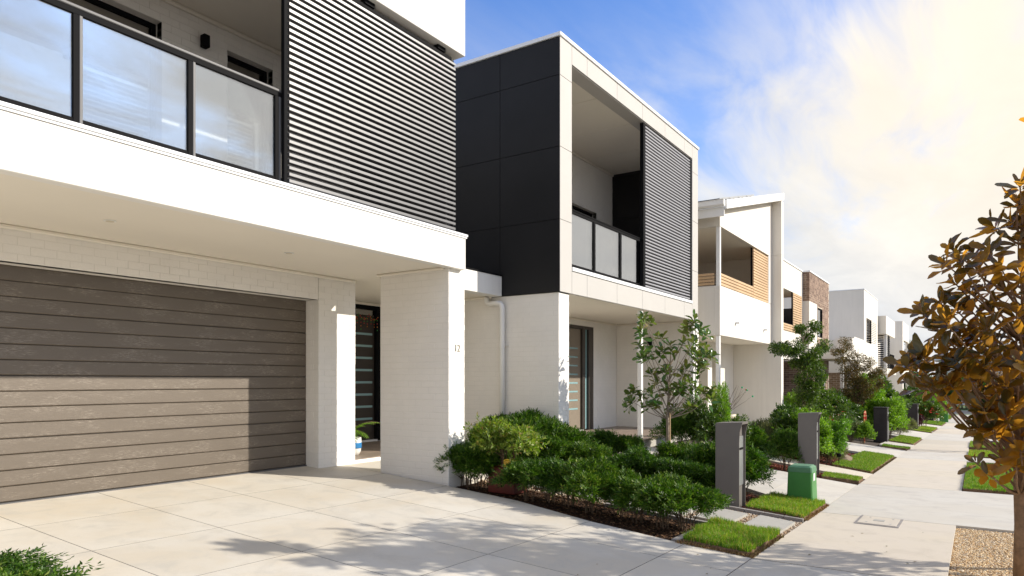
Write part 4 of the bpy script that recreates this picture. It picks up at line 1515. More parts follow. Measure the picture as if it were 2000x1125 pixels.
roofslab(0.16, 0.05, 17.85, 24.16, -12.5, -5.36, 'roof_sheet', M['cap'])
roofslab(0.0, 0.235, 17.83, 24.20, -5.358, -5.30, 'barge_board', M['trim'])
roofslab(-0.02, 0.03, 17.86, 24.16, -12.5, -5.36, 'eaves_lining', M['soffit'])
bx('fascia_board', M['trim'], h3, -12.5, -5.36, 17.80, 17.84, 4.22, 4.46, 0.004)
mb = MB()
mb.prism([(17.66, 4.50), (17.66, 4.60), (17.64, 4.62), (17.79, 4.62), (17.79, 4.46), (17.70, 4.46)], 0, -12.5, -5.33)
mb.build('gutter', M['trim'], h3)
for k in range(4):
    y0 = 18.0 + k * 0.84
    for c, x1 in enumerate((-5.55, -7.2)):
        V = [(x, y, zr(y) + 0.26 + t) for t in (0, 0.035) for x in (x1 - 1.6, x1) for y in (y0, y0 + 0.80)]
        F = [(0, 1, 3, 2), (4, 6, 7, 5), (0, 4, 5, 1), (2, 3, 7, 6), (0, 2, 6, 4), (1, 5, 7, 3)]
        sp = MB().add(V, F).build('solar_panel', M['solar'], h3)
        V = [(x, y, zr(y) + 0.254 + t) for t in (0, 0.047) for x in (x1, x1 + 0.02) for y in (y0 - 0.01, y0 + 0.81)]
        MB().add(V, F).build('panel_frame', M['steel'], sp)
        if c == 0:
            for yy in (y0 + 0.2, y0 + 0.6):
                bx('mounting_foot', M['steel'], sp, x1 - 0.06, x1, yy, yy + 0.04, zr(yy) + 0.2, zr(yy) + 0.256, 0)
# timber slats: rail on both sides and sliding screen
rl = bx('rail_cap', M['black'], h3, -5.70, -5.63, 18.37, 21.64, 2.83, 2.85, 0.002)
slats(rl, M['timber'], 'x', -5.64, 18.37, 21.63, 2.53, 2.83, 0.0835, 0.064, 0.04)
rl2 = bx('rail_cap', M['black'], h3, -8.8, -5.75, 18.27, 18.34, 2.83, 2.85, 0.002)
slats(rl2, M['timber'], 'y', 18.28, -8.8, -5.76, 2.53, 2.83, 0.0835, 0.064, 0.04)
scr = bx('slat_screen', M['black'], h3, -5.71, -5.67, 21.63, 21.68, 2.52, 4.05, 0.003)
bx('stile', M['trim'], scr, -5.68, -5.61, 23.40, 23.448, 2.515, 4.06, 0.003)
slats(scr, M['timber'], 'x', -5.64, 21.64, 23.39, 2.52, 4.02, 0.0835, 0.064, 0.04)
# ground level: posts, piers, entry recess
bx('post', M['trim'], h3, -5.72, -5.62, 18.26, 18.36, -1.58, 1.199, 0.004)
bx('pier', RW, h3, -7.55, -6.85, 21.10, 21.50, -1.6, 1.209, 0.004)
bx('entry_wall', RW, h3, -7.55, -6.85, 22.35, 23.79, -1.6, 1.209, 0.004)
bx('door_lintel', RW, h3, -7.55, -6.86, 21.501, 22.349, 0.75, 1.209, 0)
bx('front_door', M['door'], h3, -7.35, -7.30, 21.5, 22.35, -1.5, 0.749, 0.004)
wall('garage_wall', RW, h3, 'x', -7.6, 18.4, 21.09, -1.6, 1.209, 0.1, [(19.6, 20.9, -1.7, 0.8)])
bx('side_door', M['door_dark'], h3, -7.75, -7.70, 19.6, 20.9, -1.6, 0.8, 0.004)
bx('rear_volume', RW, h3, -16, -9.03, 17.95, 23.79, -1.7, 4.4, 0)
bx('porch_slab', M['kerb'], h3, -6.849, -6.2, 20.0, 23.79, -1.62, -1.50, 0.004)
pc = thing('potted_twig_plant', (-6.55, 22.1, -1.5), 'cream pot with a leafy plant and bare twigs hung with red and green baubles', 'potted plant')
cx_, cy_ = -6.55, 22.1
lathe(MB(), cx_, cy_, [(0.17, -1.5), (0.24, -1.42), (0.26, -1.12), (0.27, -1.05), (0.24, -1.05), (0.23, -1.1)]).build('pot', M['pot_cream'], pc, smooth=True)
mb = MB()
ba_m = [M['red'], simple('green_bauble', (0.02, 0.35, 0.15), 0.3)]
rr_ = random.Random(4)
for k in range(16):
    a = rr_.random() * 6.28
    p = Vector((cx_, cy_, -1.08))
    pts = [p]
    d = Vector((math.cos(a) * 0.5, math.sin(a) * 0.5, 1)).normalized()
    for q in range(6):
        d = (d + Vector((rr_.uniform(-.3, .3), rr_.uniform(-.3, .3), rr_.uniform(-.15, .1)))).normalized()
        p = p + d * 0.17
        pts.append(p)
    mb.tube(pts, [0.008, 0.007, 0.006, 0.005, 0.004, 0.003, 0.002], 4)
    if k % 3 == 0:
        e = pts[-1]
        MB().tube([e - Vector((0, 0, .045)), e - Vector((0, 0, .03)), e - Vector((0, 0, .0)), e + Vector((0, 0, .015))], [0.012, 0.03, 0.03, 0.012], 8).build('bauble', ba_m[k % 2], pc, smooth=True)
mb.build('twigs', M['stem'], pc)

# ================================================================== white and brown brick house
h4 = thing('townhouse', (-7, 28, -1.8), 'fourth townhouse with a brown brick upper box, white render and timber slat screen', 'house')
wall('upper_wall', RW, h4, 'x', -5.60, 24.11, 28.665, 0.78, 4.20, 0.15, [(24.3, 28.45, 2.02, 3.25)])
bx('capping', M['cap'], h4, -5.80, -5.57, 24.11, 28.66, 4.205, 4.26, 0.004)
bx('loggia_back', RW, h4, -7.4, -7.3, 24.11, 28.7, 1.7, 4.2, 0)
bx('loggia_ceiling', M['soffit'], h4, -7.29, -5.751, 24.11, 28.65, 3.26, 3.3, 0)
bx('loggia_floor', M['tile'], h4, -7.29, -5.751, 24.11, 28.65, 1.7, 1.75, 0)
s4 = bx('slat_screen', M['black'], h4, -5.62, -5.58, 26.80, 26.85, 1.78, 3.24, 0)
slats(s4, M['timber'], 'x', -5.585, 26.86, 28.42, 1.78, 3.23, 0.0853, 0.064, 0.04)
r4 = bx('rail_cap', M['black'], h4, -5.62, -5.58, 24.3, 26.79, 2.03, 2.05, 0)
slats(r4, M['timber'], 'x', -5.585, 24.3, 26.79, 1.78, 2.03, 0.0853, 0.064, 0.04)
bx('garage_soffit', M['soffit'], h4, -9, -5.751, 24.11, 28.65, 0.80, 0.84, 0)
bx('garage_door', M['garage'], h4, -7.0, -6.95, 24.3, 28.5, -1.75, 0.5, 0)
bx('rear_volume', RW, h4, -16, -7.41, 24.11, 33.4, -1.8, 4.19, 0)
bw = Brickwork(h4, M['bbrick'], M['bmortar'])
bw.wall('brick_side_wall', 'y', 28.67, -7.0, -5.35, -1.95, 0.78, th=0.12, tooth1=True, rev=True)
bw.wall('brick_box_side', 'y', 28.67, -5.598, -5.35, 3.09, 4.20, th=0.12)
bw.wall('brick_box_front', 'x', -5.35, 28.67, 32.9, 3.095, 4.20, th=0.12)
bw.wall('brick_upper_front', 'x', -5.35, 30.3, 32.9, 0.785, 3.09, th=0.12, holes=[(30.35, 31.4, 1.78, 2.98)])
bw.wall('brick_lower_front', 'x', -5.35, 28.67, 32.9, -1.95, 0.78, th=0.12, holes=[(31.0, 32.1, -1.25, 0.62)])
bw.done()
bx('capping', M['cap'], h4, -5.75, -5.32, 28.661, 32.93, 4.205, 4.26, 0.004)
bx('brick_return', M['bmortar'], h4, -5.7, -5.35, 32.78, 32.91, -1.95, 4.2, 0)
wall('white_wall', RW, h4, 'x', -5.36, 28.68, 30.29, 0.785, 3.088, 0.24)
window_x(h4, -5.35, 30.35, 31.4, 1.78, 2.98, (), 0.02)
window_x(h4, -5.35, 31.0, 32.1, -1.25, 0.62, (), 0.02, frame_m=M['trim'])
bx('porch_canopy', RW, h4, -5.34, -4.25, 29.5, 33.5, 0.86, 1.24, 0.006)
bx('canopy_upstand', RW, h4, -4.9, -4.27, 31.8, 33.5, 1.245, 1.78, 0.006)
bx('canopy_post', M['trim'], h4, -4.40, -4.28, 29.55, 29.67, -1.95, 0.859, 0.004)
bx('canopy_post', M['trim'], h4, -4.40, -4.28, 33.3, 33.42, -2.1, 0.859, 0.004)

# ================================================================== pair of white houses beyond
h5 = thing('townhouse', (-7, 39, -2.2), 'fifth townhouse, plain cream rendered box with a small slatted window opening', 'house')
bw = Brickwork(h5, M['tbrick'], M['bmortar'])
bw.wall('tan_brick_wall', 'y', 35.3, -6.6, -5.0, -2.3, 0.38, th=0.12)
bw.done()
bx('brick_lintel', RW, h5, -6.6, -4.98, 35.25, 35.42, 0.385, 0.9, 0)
bx('lower_volume', RW, h5, -9.0, -4.70, 35.61, 38.96, -2.3, 1.95, 0.006)
bx('parapet', RW, h5, -5.35, -4.70, 35.605, 38.96, 1.955, 2.05, 0.004)
bx('lower_volume', RW, h5, -9.0, -4.70, 38.965, 45.0, -2.5, 1.92, 0.006)
wall('upper_front', RW, h5, 'x', -4.70, 38.97, 44.75, 1.925, 4.60, 0.15, [(39.85, 44.1, 1.98, 3.25)])
bx('upper_side', RW, h5, -12, -4.851, 38.97, 39.12, 1.925, 4.60, 0)
bx('capping', M['cap'], h5, -12, -4.68, 38.95, 44.77, 4.605, 4.65, 0.004)
bx('rear_volume', RW, h5, -12, -6.2, 39.13, 44.74, -2.5, 4.59, 0)
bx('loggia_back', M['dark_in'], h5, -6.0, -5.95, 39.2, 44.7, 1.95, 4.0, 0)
s5 = bx('slat_screen', M['black'], h5, -4.76, -4.71, 41.9, 42.0, 1.98, 3.24, 0)
slats(s5, RW, 'x', -4.72, 42.0, 44.08, 1.98, 3.22, 0.098, 0.07, 0.02)
s5b = bx('slat_rail', M['black'], h5, -4.86, -4.82, 39.86, 39.9, 1.98, 3.24, 0)
slats(s5b, M['slat'], 'x', -4.84, 39.9, 41.9, 1.98, 3.1, 0.14, 0.06, 0.02)

h6 = thing('townhouse', (-6, 50, -2.5), 'sixth townhouse, cream rendered with black louvre screens beside its balcony', 'house')
bx('upper_box', RW, h6, -9, -4.30, 45.02, 50.3, 2.70, 3.74, 0.006)
bx('back_wall', RW, h6, -9, -5.6, 46.0, 55.7, -2.8, 2.69, 0)
bx('balcony_slab', RW, h6, -6.0, -4.25, 45.02, 50.4, 0.38, 0.72, 0.006)
bx('balcony_post', M['trim'], h6, -4.42, -4.30, 45.4, 45.6, 0.721, 2.69, 0.003)
l1 = bx('louvre_screen', M['black'], h6, -4.95, -4.88, 45.05, 45.15, 0.721, 2.69, 0)
slats(l1, M['black'], 'y', 45.10, -5.55, -4.43, 0.73, 2.66, 0.12, 0.075, 0.03)
l2 = bx('louvre_screen', M['black'], h6, -4.38, -4.32, 47.0, 47.1, 0.721, 2.69, 0)
slats(l2, M['black'], 'x', -4.34, 45.8, 47.4, 0.73, 2.66, 0.12, 0.075, 0.03)
for k in range(6):
    bx('baluster', M['black'], h6, -4.36, -4.32, 47.7 + k * 0.45, 47.78 + k * 0.45, 0.721, 1.62, 0)
bx('lower_wall', RW, h6, -6, -4.45, 45.03, 45.2, -2.7, 0.379, 0)
bx('far_wall', RW, h6, -9, -4.30, 55.75, 56.0, -2.9, 4.20, 0.006)
wall('far_front', RW, h6, 'x', -4.301, 56.01, 61.2, -3.0, 4.20, 0.2, [(56.6, 60.9, -3.1, 0.3), (56.6, 60.9, 0.9, 2.9)])
bx('far_loggia', RW, h6, -6.2, -6.1, 56.0, 61.2, -3.0, 2.95, 0)
bx('rear_volume', RW, h6, -12, -6.3, 45.2, 61, -3.0, 3.7, 0)

# far end: red fence, white shed-roofed houses across the street, dark hedge line
ff = thing('slat_fence', (-4.8, 75, zf(75)), 'red-brown horizontal slat fence closing the row of houses', 'fence')
for k in range(5):
    bx('post', M['timber_red'], ff, -7.6 + k * 1.25, -7.5 + k * 1.25, 75.03, 75.13, zf(75) - 0.1, -0.98, 0.003)
slats(ff, M['timber_red'], 'y', 75.0, -7.7, -2.5, -3.25, -0.95, 0.115, 0.105, 0.03)
hb_ = thing('house', (3, 118, -3.3), 'white house with low sloping roof across the end of the street', 'house')
bx('wall', RW, hb_, -4.5, 9, 117, 127, -3.4, 2.3, 0.01)
MB().prism([(-5.2, 2.9), (9.6, 4.3), (9.6, 4.55), (-5.2, 3.15)], 1, 116.2, 127.6).build('roof', M['cap'], hb_)
MB().prism([(-4.5, 2.301), (9, 2.301), (9, 4.2), (-4.5, 2.92)], 1, 117.0, 127).build('gable', RW, hb_)
for x in (-3, -0.2, 2.6, 5.4):
    f = bx('window', M['black'], hb_, x, x + 1.5, 116.93, 116.99, -0.2, 1.2, 0.01)
    bx('pane', M['window'], f, x + .1, x + 1.4, 116.90, 116.925, -0.1, 1.1, 0)
bx('garage_door', M['mailbox'], hb_, 3.0, 6.4, 116.9, 116.99, -3.3, -1.2, 0.01)
hc_ = thing('house', (22, 120, -3.3), 'grey roofed house at the far right across the end street', 'house')
bx('wall', M['bmortar'], hc_, 14, 30, 119, 128, -3.4, 1.8, 0.01)
MB().prism([(13.2, 1.8), (30.8, 1.8), (27, 4.2), (17, 4.2)], 1, 118.4, 128.6).build('roof', M['mailbox'], hc_)
hd_ = thing('house', (-22, 119, -3.3), 'cream house half hidden behind the row across the end street', 'house')
bx('wall', RW, hd_, -32, -10, 118, 128, -3.4, 2.6, 0.01)
bx('roof', M['cap'], hd_, -32.5, -9.5, 117.5, 128.5, 2.62, 2.9, 0.01)

# ================================================================== letterboxes and street things
def letterbox_grey(x, y, lab, w=0.30, d=0.34, h=1.10):
    """folded metal blade: wide side faces down the street, flared head leans over the footpath"""
    z = gz(x, y) - 0.02
    t_ = thing('letterbox', (x, y, z), lab, 'letterbox')
    mb = MB()
    a, b = x - w, x
    top = z + h
    prof = [(a, z), (b, z), (b, top - 0.26), (b + 0.008, top - 0.12), (b + 0.042, top + 0.01), (a, top - 0.01)]
    mb.prism(prof, 1, y, y + 0.012)
    mb.build('side_plate', M['mailbox'], t_)
    mb = MB()
    prof2 = [(p[0], p[1]) for p in prof]
    mb.prism(prof2, 1, y + d - 0.012, y + d)
    mb.build('side_plate', M['mailbox'], t_)
    bx('body', M['mailbox'], t_, a, b - 0.035, y + 0.0125, y + d - 0.0125, z, top - 0.06, 0.003)
    bx('steel_front', M['steel'], t_, b - 0.034, b - 0.02, y + 0.03, y + d - 0.03, z + 0.3, top - 0.18, 0.003)
    bx('mail_slot', M['black'], t_, b - 0.0195, b - 0.014, y + 0.06, y + d - 0.06, top - 0.36, top - 0.33, 0)
    MB().prism([(a - 0.002, top - 0.055), (b + 0.034, top - 0.018), (b + 0.044, top + 0.012), (a - 0.002, top - 0.008)], 1, y + 0.0125, y + d - 0.0125).build('lid', M['mailbox'], t_)
    for sx in (a + 0.07, b - 0.08):
        MB().tube([(sx, y + 0.002, z + 0.09), (sx, y - 0.004, z + 0.09)], 0.009, 8).build('bolt', M['steel'], t_)
    return t_


letterbox_grey(-2.575, 9.20, 'tall folded grey metal letterbox standing at the stepping paver path', 0.31, 0.30, 1.13)
letterbox_grey(-2.47, 13.92, 'tall grey metal letterbox behind the green utility box, further along the path', 0.33, 0.26, 1.17)


def letterbox_black(x, y, lab, w=0.44, d=0.42, h=1.12):
    z = gz(x, y) - 0.02
    t_ = thing('letterbox', (x, y, z), lab, 'letterbox')
    bx('pillar', M['mailbox_black'], t_, x - w, x, y, y + d, z, z + h - 0.04, 0.006)
    bx('cap', M['mailbox_black'], t_, x - w - 0.01, x + 0.012, y - 0.01, y + d + 0.01, z + h - 0.039, z + h, 0.006)
    bx('mail_slot', M['steel'], t_, x + 0.001, x + 0.012, y + 0.08, y + d - 0.08, z + h - 0.24, z + h - 0.17, 0.003)
    bx('newspaper_hole', M['black'], t_, x + 0.001, x + 0.008, y + 0.12, y + d - 0.12, z + h - 0.46, z + h - 0.3, 0.003)
    bx('steel_door', M['rail'], t_, x + 0.001, x + 0.010, y + 0.06, y + d - 0.06, z + 0.1, z + h - 0.5, 0.003)
    return t_


letterbox_black(-2.54, 26.95, 'square black letterbox pillar nearest the camera, beside candy cane ornaments', 0.42, 0.45, 1.20)
letterbox_black(-2.45, 40.3, 'second black letterbox pillar, next to the red flowering rose bush', 0.50, 0.55, 1.30)
letterbox_black(-2.50, 57.0, 'farthest black letterbox pillar, behind the red flowering rose bush', 0.60, 0.65, 1.45)
t_ = thing('utility_post', (-3.0, 62, gz(-3, 62)), 'slim dark post near the far green utility box', 'post')
bx('post', M['mailbox'], t_, -3.1, -2.95, 62, 62.15, gz(-3, 62), gz(-3, 62) + 2.2, 0.01)
bx('post_cap', M['black'], t_, -3.12, -2.93, 61.98, 62.17, gz(-3, 62) + 2.201, gz(-3, 62) + 2.24, 0.01)


def utility_box(x, y, lab, s=1.0, rz=0.0):
    z = gz(x, y)
    t_ = thing('utility_box', (x, y, z), lab, 'utility box')
    def taper(w0, d0, w1, d1, z0, z1, b):
        V = []
        ring = []
        for (w, d, zz_) in ((w0, d0, z0), (w1, d1, z1 - b), (w1 - b * 1.4, d1 - b * 1.4, z1)):
            c = 0.10 * w
            pts = [(w - c, d), (w, d - c), (w, -d + c), (w - c, -d), (-w + c, -d), (-w, -d + c), (-w, d - c), (-w + c, d)]
            ring.append([(x + p[0] * s, y + p[1] * s, z + zz_ * s) for p in pts])
        V = sum(ring, [])
        F = []
        for i in range(2):
            for k in range(8):
                F.append((i * 8 + k, i * 8 + (k + 1) % 8, (i + 1) * 8 + (k + 1) % 8, (i + 1) * 8 + k))
        F.append(tuple(range(8))[::-1])
        F.append(tuple(16 + k for k in range(8)))
        return MB().add(V, F)
    taper(0.165, 0.175, 0.150, 0.162, -0.02, 0.42, 0.004).build('body', M['green'], t_)
    taper(0.157, 0.169, 0.150, 0.163, 0.415, 0.50, 0.022).build('lid', M['green_lid'], t_)
    bx('sticker', M['sticker'], t_, x + 0.154 * s, x + 0.159 * s, y - 0.09 * s, y + 0.03 * s, z + 0.30 * s, z + 0.40 * s, 0)
    return t_


utility_box(-2.08, 10.62, 'tapered green plastic utility box with a faded lid on the near grass patch', 1.06)
utility_box(-1.98, 60.0, 'distant green utility box on the lawn near the end of the footpath', 1.7)


def candy_cane(x, y, h, lab):
    z = gz(x, y)
    t_ = thing('candy_cane', (x, y, z), lab, 'garden ornament')
    r = h * 0.17
    path = [(x, y, z + (h - r) * k / 14) for k in range(15)]
    for k in range(1, 10):
        a = math.pi * k / 9
        path.append((x, y + r - r * math.cos(a), z + h - r + r * math.sin(a)))
    path.append((x, y + 2 * r, z + h - r * 1.7))
    rd, wh = MB(), MB()
    for k in range(len(path) - 1):
        (rd if k % 2 else wh).tube([path[k], path[k + 1]], 0.022, 7)
    rd.build('red_stripes', M['red'], t_)
    wh.build('cream_stripes', simple('orange_cream', (0.75, 0.36, 0.16), 0.4), t_)


candy_cane(-4.40, 20.3, 0.9, 'striped candy cane ornament by the white wall corner')
candy_cane(-3.95, 25.9, 0.85, 'striped candy cane ornament left of the red roses')
candy_cane(-2.98, 24.75, 1.0, 'striped candy cane ornament beside the first black letterbox')

gl_ = thing('garden_light', (-2.35, 16.0, gz(-2.35, 16.0)), 'small black solar garden light by the rock', 'garden light')
z = gz(-2.35, 15.95)
MB().tube([(-2.42, 16.1, z - .02), (-2.42, 16.1, z + 0.2)], 0.008, 6).build('stake', M['black'], gl_)
MB().tube([(-2.42, 16.1, z + 0.2), (-2.42, 16.1, z + 0.26), (-2.42, 16.1, z + 0.28)], [0.035, 0.05, 0.03], 12).build('lamp_head', M['black'], gl_)
rk = thing('rock', (-2.7, 17.2, gz(-2.7, 17.2)), 'brown sandstone rock at the end of the lawn patch', 'rock')
V = ICO * np.array([0.17, 0.22, 0.11]) * (1 + 0.12 * rng.standard_normal(ICO.shape)) + np.array([-2.46, 17.3, gz(-2.46, 17.3) + 0.05])
MB().add(V.tolist(), [tuple(int(q) for q in f) for f in ICF]).build('boulder', M['rock'], rk)

# ------------------------------------------------------------------ foliage builders
def unit(v):
    return v / np.maximum(np.linalg.norm(v, axis=-1, keepdims=True), 1e-9)


def leaf_cards(B, D, N, L, W, fold=0.18, droop=0.12):
    """folded diamond leaves: base B, direction D, face normal N"""
    D = unit(D)
    S = unit(np.cross(D, N))
    N = np.cross(S, D)
    L = L[:, None]
    W = W[:, None]
    v0 = B
    v1 = B + D * L * 0.45 + S * W * 0.5 + N * W * fold
    v2 = B + D * L - N * L * droop
    v3 = B + D * L * 0.45 - S * W * 0.5 + N * W * fold
    V = np.stack([v0, v1, v2, v3], 1).reshape(-1, 3)
    k = np.arange(len(B)) * 4
    F = np.concatenate([np.stack([k, k + 1, k + 2], 1), np.stack([k, k + 2, k + 3], 1)])
    return V, F


def lump(dirs, r, seed):
    g = np.random.default_rng(seed)
    f = np.ones(len(dirs))
    for _ in range(6):
        a = unit(g.standard_normal(3))
        f += 0.17 * np.cos((dirs @ a) * g.uniform(3, 7) + g.uniform(0, 6))
    return f * r


def canopy(seed, rx, rz, zc, n, kind, L, W, leaflets=9, sp=0.10, inner=0.5, flat=0.0):
    g = np.random.default_rng(seed)
    d = unit(g.standard_normal((n, 3)))
    d[:, 2] = np.where(d[:, 2] < -0.35, -d[:, 2], d[:, 2])
    rad = lump(d, 1.0, seed) * (inner + (1 - inner) * g.random(n) ** 0.45) * np.where(g.random(n) < 0.05, 1.22, 1.0)
    P = d * rad[:, None] * np.array([rx, rx, rz]) + np.array([0, 0, zc])
    ax = unit(d * 0.75 + np.array([0, 0, 0.45]) + 0.55 * g.standard_normal((n, 3)))
    side = unit(np.cross(ax, unit(g.standard_normal((n, 3)))))
    up = np.cross(side, ax)
    if kind == 'feather':
        Bs, Ds, Ns, Ls, Ws = [], [], [], [], []
        for q in range(leaflets):
            u = (q + 0.5) / leaflets
            sg = 1 if q % 2 else -1
            last = q == leaflets - 1
            B = P + ax * sp * u - up * (0.25 * sp * u * u)
            D = ax * (0.75 if not last else 1) + side * (sg * 0.75 if not last else 0) + 0.18 * g.standard_normal((n, 3))
            Bs.append(B)
            Ds.append(D)
            Ns.append(up + 0.3 * g.standard_normal((n, 3)))
            l_ = L * (0.7 + 0.5 * g.random(n)) * (1.1 - 0.5 * abs(u - 0.4))
            Ls.append(l_)
            Ws.append(W * (0.8 + 0.4 * g.random(n)))
        return leaf_cards(np.concatenate(Bs), np.concatenate(Ds), np.concatenate(Ns), np.concatenate(Ls), np.concatenate(Ws))
    # tufts: leaves of one twig fan out around its tip
    Bs, Ds, Ns = [], [], []
    for q in range(leaflets):
        a = q * 2.4 + g.random(n)
        u = q / leaflets
        rdl = side * np.cos(a)[:, None] + up * np.sin(a)[:, None]
        Bs.append(P + ax * sp * u)
        Ds.append(ax * (0.35 + 0.7 * u) + rdl * (1.0 - 0.5 * u))
        Ns.append(ax + 0.35 * g.standard_normal((n, 3)) + np.array([0, 0, 0.4]))
    m_ = n * leaflets
    return leaf_cards(np.concatenate(Bs), np.concatenate(Ds), np.concatenate(Ns), L * (0.6 + 0.7 * g.random(m_)), W * (0.7 + 0.5 * g.random(m_)))


def stems_mesh(seed, n, r, h, rad=0.008):
    g = random.Random(seed)
    mb = MB()
    for k in range(n):
        a = g.random() * 6.28
        q = r * (0.15 + 0.75 * g.random())
        b = (math.cos(a) * q * 0.45, math.sin(a) * q * 0.45)
        p = [(b[0], b[1], -0.03), (b[0] * 1.2 + g.uniform(-.02, .02), b[1] * 1.2 + g.uniform(-.02, .02), h * 0.35), (math.cos(a) * q, math.sin(a) * q, h * 0.8)]
        mb.tube(p, [rad, rad * 0.8, rad * 0.4], 5)
        for s_ in range(2):
            a2 = a + g.uniform(-1, 1)
            mb.tube([p[1], (math.cos(a2) * q * 1.1, math.sin(a2) * q * 1.1, h * g.uniform(.55, .85))], [rad * 0.6, rad * 0.25], 4)
    me_ = bpy.data.meshes.new('stems')
    me_.from_pydata([tuple(v) for v in mb.V], [], mb.F)
    me_.materials.append(M['stem'])
    return me_


KIND = {}


def kind(name, variants, matn, stems, **kw):
    L_ = []
    for v in range(variants):
        V, F = canopy(hash_(name) + v, **kw)
        L_.append(np_mesh('foliage', V, F, LG[matn]))
    KIND[name] = (L_, [stems_mesh(hash_(name) + v, *stems) for v in range(variants)] if stems else None)


def hash_(s_):
    return sum((i + 3) * ord(c) for i, c in enumerate(s_)) % 9973


kind('hedge', 4, 'hedge', (9, 0.24, 0.40), rx=0.29, rz=0.22, zc=0.37, n=1500, kind='feather', L=0.060, W=0.014, leaflets=9, sp=0.10, inner=0.35)
kind('round', 3, 'hedge', (8, 0.25, 0.4), rx=0.32, rz=0.32, zc=0.36, n=2000, kind='feather', L=0.05, W=0.014, leaflets=7, sp=0.09, inner=0.5)
kind('bright', 3, 'bright', (10, 0.3, 0.6), rx=0.40, rz=0.48, zc=0.52, n=1500, kind='tuft', L=0.065, W=0.026, leaflets=8, sp=0.10, inner=0.4)
kind('lime', 1, 'lime', (10, 0.2, 0.25), rx=0.27, rz=0.16, zc=0.22, n=620, kind='tuft', L=0.045, W=0.022, leaflets=8, sp=0.07, inner=0.4)
kind('leafy', 3, 'dark', (10, 0.3, 0.6), rx=0.38, rz=0.42, zc=0.46, n=900, kind='tuft', L=0.075, W=0.032, leaflets=8, sp=0.11, inner=0.4)
kind('sage', 2, 'sage', (8, 0.2, 0.3), rx=0.30, rz=0.20, zc=0.20, n=800, kind='feather', L=0.07, W=0.010, leaflets=6, sp=0.10, inner=0.3)
kind('bronze', 1, 'bronze', (8, 0.25, 0.4), rx=0.32, rz=0.35, zc=0.4, n=900, kind='tuft', L=0.05, W=0.024, leaflets=7, sp=0.1, inner=0.4)
kind('maroon', 1, 'maroon', (8, 0.2, 0.3), rx=0.32, rz=0.28, zc=0.3, n=700, kind='tuft', L=0.07, W=0.03, leaflets=7, sp=0.1, inner=0.4)


def flower_mesh(seed, rx, rz, zc, n, s_, matn):
    g = np.random.default_rng(seed)
    d = unit(g.standard_normal((n, 3)))
    d[:, 2] = abs(d[:, 2]) * 0.8
    P = d * np.array([rx, rx, rz]) * (1.0 + 0.12 * g.random(n))[:, None] + np.array([0, 0, zc])
    B = np.repeat(P, 7, 0)
    a = np.tile(np.arange(7) * 0.9, n)
    D = np.stack([np.cos(a), np.sin(a), 0.5 + 0.5 * g.random(7 * n)], 1)
    N = np.stack([-np.cos(a) * .5, -np.sin(a) * .5, np.ones(7 * n)], 1)
    V, F = leaf_cards(B, D, N, np.full(7 * n, s_), np.full(7 * n, s_ * 0.8))
    return np_mesh('flowers', V, F, LG[matn])


FL = {'rose': flower_mesh(3, 0.42, 0.46, 0.46, 60, 0.06, 'rose'), 'yellow': flower_mesh(5, 0.3, 0.3, 0.5, 9, 0.06, 'yellow'), 'few': flower_mesh(8, 0.38, 0.42, 0.46, 18, 0.05, 'rose')}


def shrub(kd, x, y, s_, lab, group=None, name='shrub', cat='shrub', flowers=None, zs=1.0, dz=0.0):
    v = random.randrange(len(KIND[kd][0]))
    t_ = thing(name, (x, y, gz(x, y) - 0.04 + dz), lab, cat, group, random.random() * 6.28)
    t_.scale = (s_, s_, s_ * zs)
    f = link_mesh(KIND[kd][0][v], 'foliage', t_, local=True)
    f['kind'] = 'stuff'
    if KIND[kd][1]:
        link_mesh(KIND[kd][1][v], 'stems', t_, local=True)
    if flowers:
        o = link_mesh(FL[flowers], 'flowers', t_, local=True)
        o['kind'] = 'stuff'
    return t_


# hedge along the driveway, hedge behind the pavers, hedge before the grey house
ORD = ('first', 'second', 'third', 'fourth', 'fifth', 'sixth', 'seventh', 'eighth', 'ninth', 'tenth', 'eleventh')
gA = 'clipped feathery shrubs in the front hedge along the driveway'
for k, x in enumerate((-5.75, -5.58, -4.70, -4.48, -4.16, -3.84, -3.52, -3.20, -2.90, -2.70)):
    shrub('hedge', x, 7.52 + 0.10 * math.sin(k * 2.3) - (0.08 if x > -3.3 else 0), 0.90 + 0.08 * math.sin(k * 1.7), '%s feathery shrub of the front hedge along the driveway, counted from the white pillar' % ORD[k], gA, zs=0.86)
gB = 'feathery shrubs in the second hedge row behind the pavers'
for k in range(11):
    x = -6.75 + k * 0.37
    shrub('hedge', x, 9.55 + 0.1 * math.sin(k * 1.9), (1.0 if x < -5 else 0.86) + 0.10 * math.sin(k * 2.9), '%s feathery shrub of the row behind the stepping pavers, counted from the houses' % ORD[k], gB, zs=0.86)
for k, (x, y, s_) in enumerate(((-6.6, 9.95, 1.30), (-6.1, 9.98, 1.25), (-5.65, 10.0, 1.1), (-6.35, 9.6, 1.1))):
    shrub('hedge', x, y, s_, '%s taller feathery shrub against the white brick side wall, counted from the left' % ORD[k], 'taller shrubs against the side wall')
gC = 'low feathery shrubs edging the porch path of the grey house'
for k in range(7):
    x = -5.45 + k * 0.36
    if -4.8 < x < -3.9:
        continue
    shrub('hedge', x, 11.15 + 0.18 * math.sin(k * 2.2), 0.76 + 0.07 * math.sin(k * 3.1), '%s low feathery shrub edging the charcoal house porch path, counted from the left' % ORD[k], gC)
for k, (x, y, s_) in enumerate(((-3.9, 10.5, 0.95), (-3.45, 10.35, 1.0), (-3.1, 10.0, 1.05), (-2.85, 10.25, 0.95))):
    shrub('hedge', x, y, s_, '%s feathery shrub behind the near grey letterbox, counted from the left' % ORD[k], 'shrubs behind the near grey letterbox')
